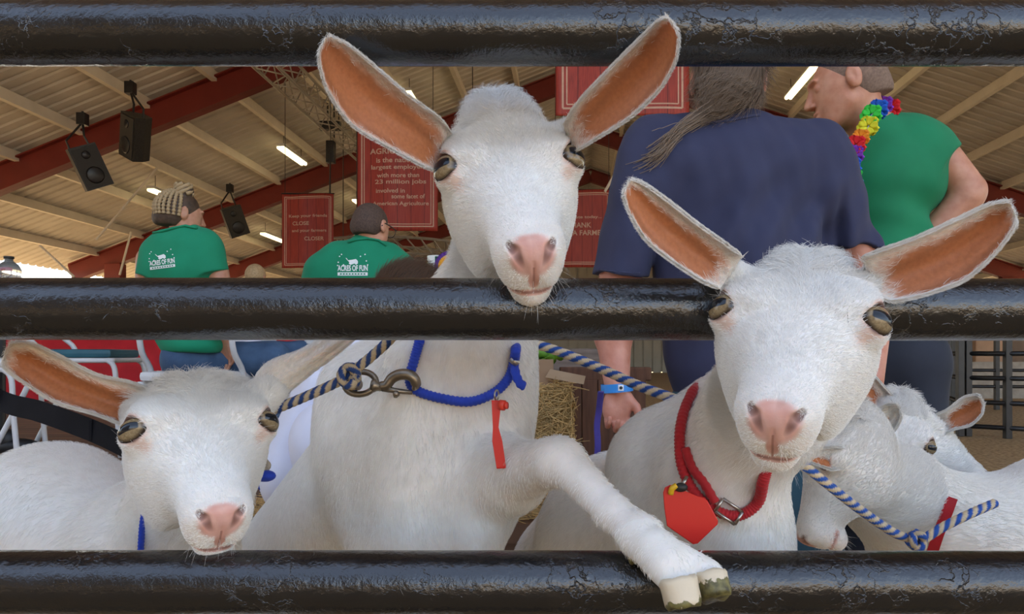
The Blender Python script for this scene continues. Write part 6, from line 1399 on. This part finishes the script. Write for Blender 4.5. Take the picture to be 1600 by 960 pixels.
# wooden tub and stuff beside the man
M_TUBW = noise_mat('dark_stained_boards', (.10, .042, .022), (.19, .085, .045), 10, .7, .5, stretch=(5, 1, .6))
mb = MB(); xb0, xb1 = P(884, 600, 2.7)[0], P(1010, 600, 2.7)[0]
for k in range(5): w = (xb1-xb0)/5; mb.box((xb0+w*(k+.5), 2.72, DK+.22), (w*.97, .03, .44), bev=.004)
mb.box(((xb0+xb1)/2, 2.735, DK+.46), (xb1-xb0+.04, .06, .05), bev=.006); mb.box(((xb0+xb1)/2, 2.745, DK+.10), (xb1-xb0, .02, .06)); mb.build('board_crate', M_TUBW, None, label='dark stained wooden board panel beside the straw bale', cat='crate')
MB().box((P(916, 566, 3.4)[0], 3.5, (DK+P(0, 545, 3.4)[2])/2), (.32, .3, P(0, 545, 3.4)[2]-DK), bev=.01).build('stacked_timber', noise_mat('weathered_timber', (.16, .12, .095), (.26, .20, .16), 9, .8, .5, stretch=(1, 1, 9)), None, label='weathered grey brown timber block behind the wrist of the navy shirted man', cat='timber')
# violet lead strap hanging by the hand
cord('lead_strap', [P(939, 612, 1.66), P(936, 640, 1.68), P(933, 665, 1.68), P(934, 700, 1.66), P(930, 740, 1.66)], .0075, cloth('violet_webbing', (.045, .025, .22)), None, flat=.35, braid=False, label='violet webbing strap hanging beside the hand with the wristband', cat='strap')
# rosette, can and sprig of flowers on a ledge above the middle rail
rz = P(703, 417, 2.9)
ros = empty('rosette', rz, 'purple and yellow award rosette ribbon left of the tall goat neck', 'rosette'); fwd = np.array([0, -1., 0])
for r0, r1, mt, nm, zz in ((.034, .062, plastic('purple_ribbon', (.09, .02, .20), .6), 'outer_pleats', 0), (.020, .046, plastic('golden_ribbon', (.80, .36, .02), .6), 'inner_pleats', -.008)):
    V = []; n = 48
    for i in range(n): a = 2*math.pi*i/n; w = .006*(i % 2); V += [rz+np.array([r0*math.cos(a), zz-w, r0*math.sin(a)]), rz+np.array([r1*math.cos(a), zz+w-.003, r1*math.sin(a)])]
    o = link(nm, mesh_np(nm, V, [(2*i, 2*i+1, 2*((i+1) % n)+1, 2*((i+1) % n)) for i in range(n)]), mt, ros); md = o.modifiers.new('t', 'SOLIDIFY'); md.thickness = .0015
mb = MB(); mb.tube([rz+np.array([0, -.010, 0]), rz+np.array([0, -.018, 0])], [.024, .022], 24); mb.build('centre_button', plastic('lilac_satin', (.45, .28, .55)), ros, smooth=True)
mb = MB()
for sx in (-.02, .02): mb.box(rz+np.array([sx, .004, -.11]), (.03, .002, .15))
mb.build('tails', plastic('violet_tail_ribbon', (.10, .03, .24), .6), ros)
cn = P(680, 418, 2.95); mb = MB(); mb.tube([cn+np.array([0, 0, -.10]), cn+np.array([0, 0, .045])], .032, 24); can = mb.build('drink_can', plastic('white_can_print', (.75, .78, .72), .3), None, smooth=False, label='white and dark green can beside the rosette', cat='can'); autosmooth(can)
mb = MB(); V = [cn+np.array([.0325*math.cos(a), .0325*math.sin(a), z]) for z in (-.098, .040) for a in np.linspace(-1.5, .2, 12)]; mb.add(V, [(i, i+1, 13+i, 12+i) for i in range(11)]); o = mb.build('green_panel', plastic('dark_green_print', (.01, .08, .05), .3), can, smooth=True); md = o.modifiers.new('t', 'SOLIDIFY'); md.thickness = .001; md.offset = 1
fl = P(662, 415, 2.95); mb = MB()
for k in range(14):
    a = rng.uniform(0, 6.3); dr = unit((math.cos(a), math.sin(a)*.5, rng.uniform(.2, 1.4))); sdv = unit(np.cross(dr, (0, 1, .3))); L = rng.uniform(.05, .085); V = []; b0 = fl+np.array([0, 0, -.04])
    for i in range(6): t = i/5; w = L*.26*math.sin(math.pi*(.08+.88*t)); cc = b0+dr*L*t; V += [cc-sdv*w, cc+sdv*w]
    mb.add(V, [(2*i, 2*i+1, 2*i+3, 2*i+2) for i in range(5)])
sprig = mb.build('flower_sprig', plastic('yellow_green_petals', (.50, .55, .12), .6), None, label='yellow green flower sprig beside the can and rosette', cat='flowers'); md = sprig.modifiers.new('t', 'SOLIDIFY'); md.thickness = .0015
zs_ = cn[2]-.105; xs0, xs1 = P(648, 0, 2.95)[0], P(735, 0, 2.95)[0]
mb = MB(); mb.box(((xs0+xs1)/2, 3.02, zs_-.012), (xs1-xs0, .26, .024), bev=.004); mb.box(((xs0+xs1)/2, 3.06, (zs_+DK)/2-.012), (xs1-xs0-.06, .16, zs_-DK-.024), bev=.01)
mb.build('display_stand', M_TUBW, None, label='dark wooden stand holding the can and rosette behind the tall goat neck', cat='stand')
# ---- livestock pens at the right, block wall and stalls beyond
def pen_panel(p0, p1, label, nr=6, hgt=1.55, posts=3):
    r_ = empty('pen_panel', (np.array(p0)+np.array(p1))/2, label, 'fence'); p0 = np.array(p0, float); p1 = np.array(p1, float)
    for k in range(nr):
        z = .12+(hgt-.14)*k/(nr-1); MB().tube([p0+[0, 0, z], p1+[0, 0, z]], .028, 10).build('rail', M_BLACKSTEEL, r_, smooth=True)
    for k in range(posts):
        q = p0+(p1-p0)*k/(posts-1); MB().box(q+[0, 0, hgt/2+.02], (.07, .07, hgt+.04), bev=.006).build('post', M_BLACKSTEEL, r_)
    return r_
yy = 8.6; X_ = lambda px, d: (px-CX)/F*d
pen_panel((X_(1463, 10.6), 10.6, 0), (X_(1500, yy), yy, 0), 'black pipe pen panel running back beside the red post', posts=3)
pen_panel((X_(1512, yy), yy, 0), (X_(1640, yy-.5), yy-.5, 0), 'black pipe pen panel facing the camera at the right edge', posts=3)
pen_panel((X_(1420, 13), 13, 0), (X_(1700, 12.5), 12.5, 0), 'black pipe pen panel in the second row behind', posts=5)
MB().box(((X_(1400, 16)+X_(1900, 16))/2, 16.2, .40), (9, .3, .80)).build('wall_block', M_CONC, None, kind='structure')
MB().box((X_(1484, 14.5), 14.5, 1.3), (.26, .26, 2.6), bev=.01).build('trim_column', noise_mat('faded_red_post', (.40, .07, .06), (.5, .10, .08), 3, .6, 0), None, kind='structure')
for k, (px, w, cc) in enumerate(((1450, .4, (.75, .72, .68)), (1530, .6, (.50, .30, .18)), (1600, .35, (.7, .68, .64)), (1670, .6, (.30, .24, .18)))):
    MB().box((X_(px, 22), 22, .9), (w*1.6, 1.2, 1.8), bev=.05).build('stall_cabinet', noise_mat('stall_panel_%s' % 'abcd'[k], tuple(c*.8 for c in cc), cc, 3, .7, 0), None, label=['pale stall cabinet far behind the pens beside the red post', 'brown stall cabinet far behind the pens', 'off white stall cabinet far behind the second pen row', 'dark brown stall cabinet at the far right behind the pens'][k], cat='cabinet', group='stall cabinets beyond the pens')
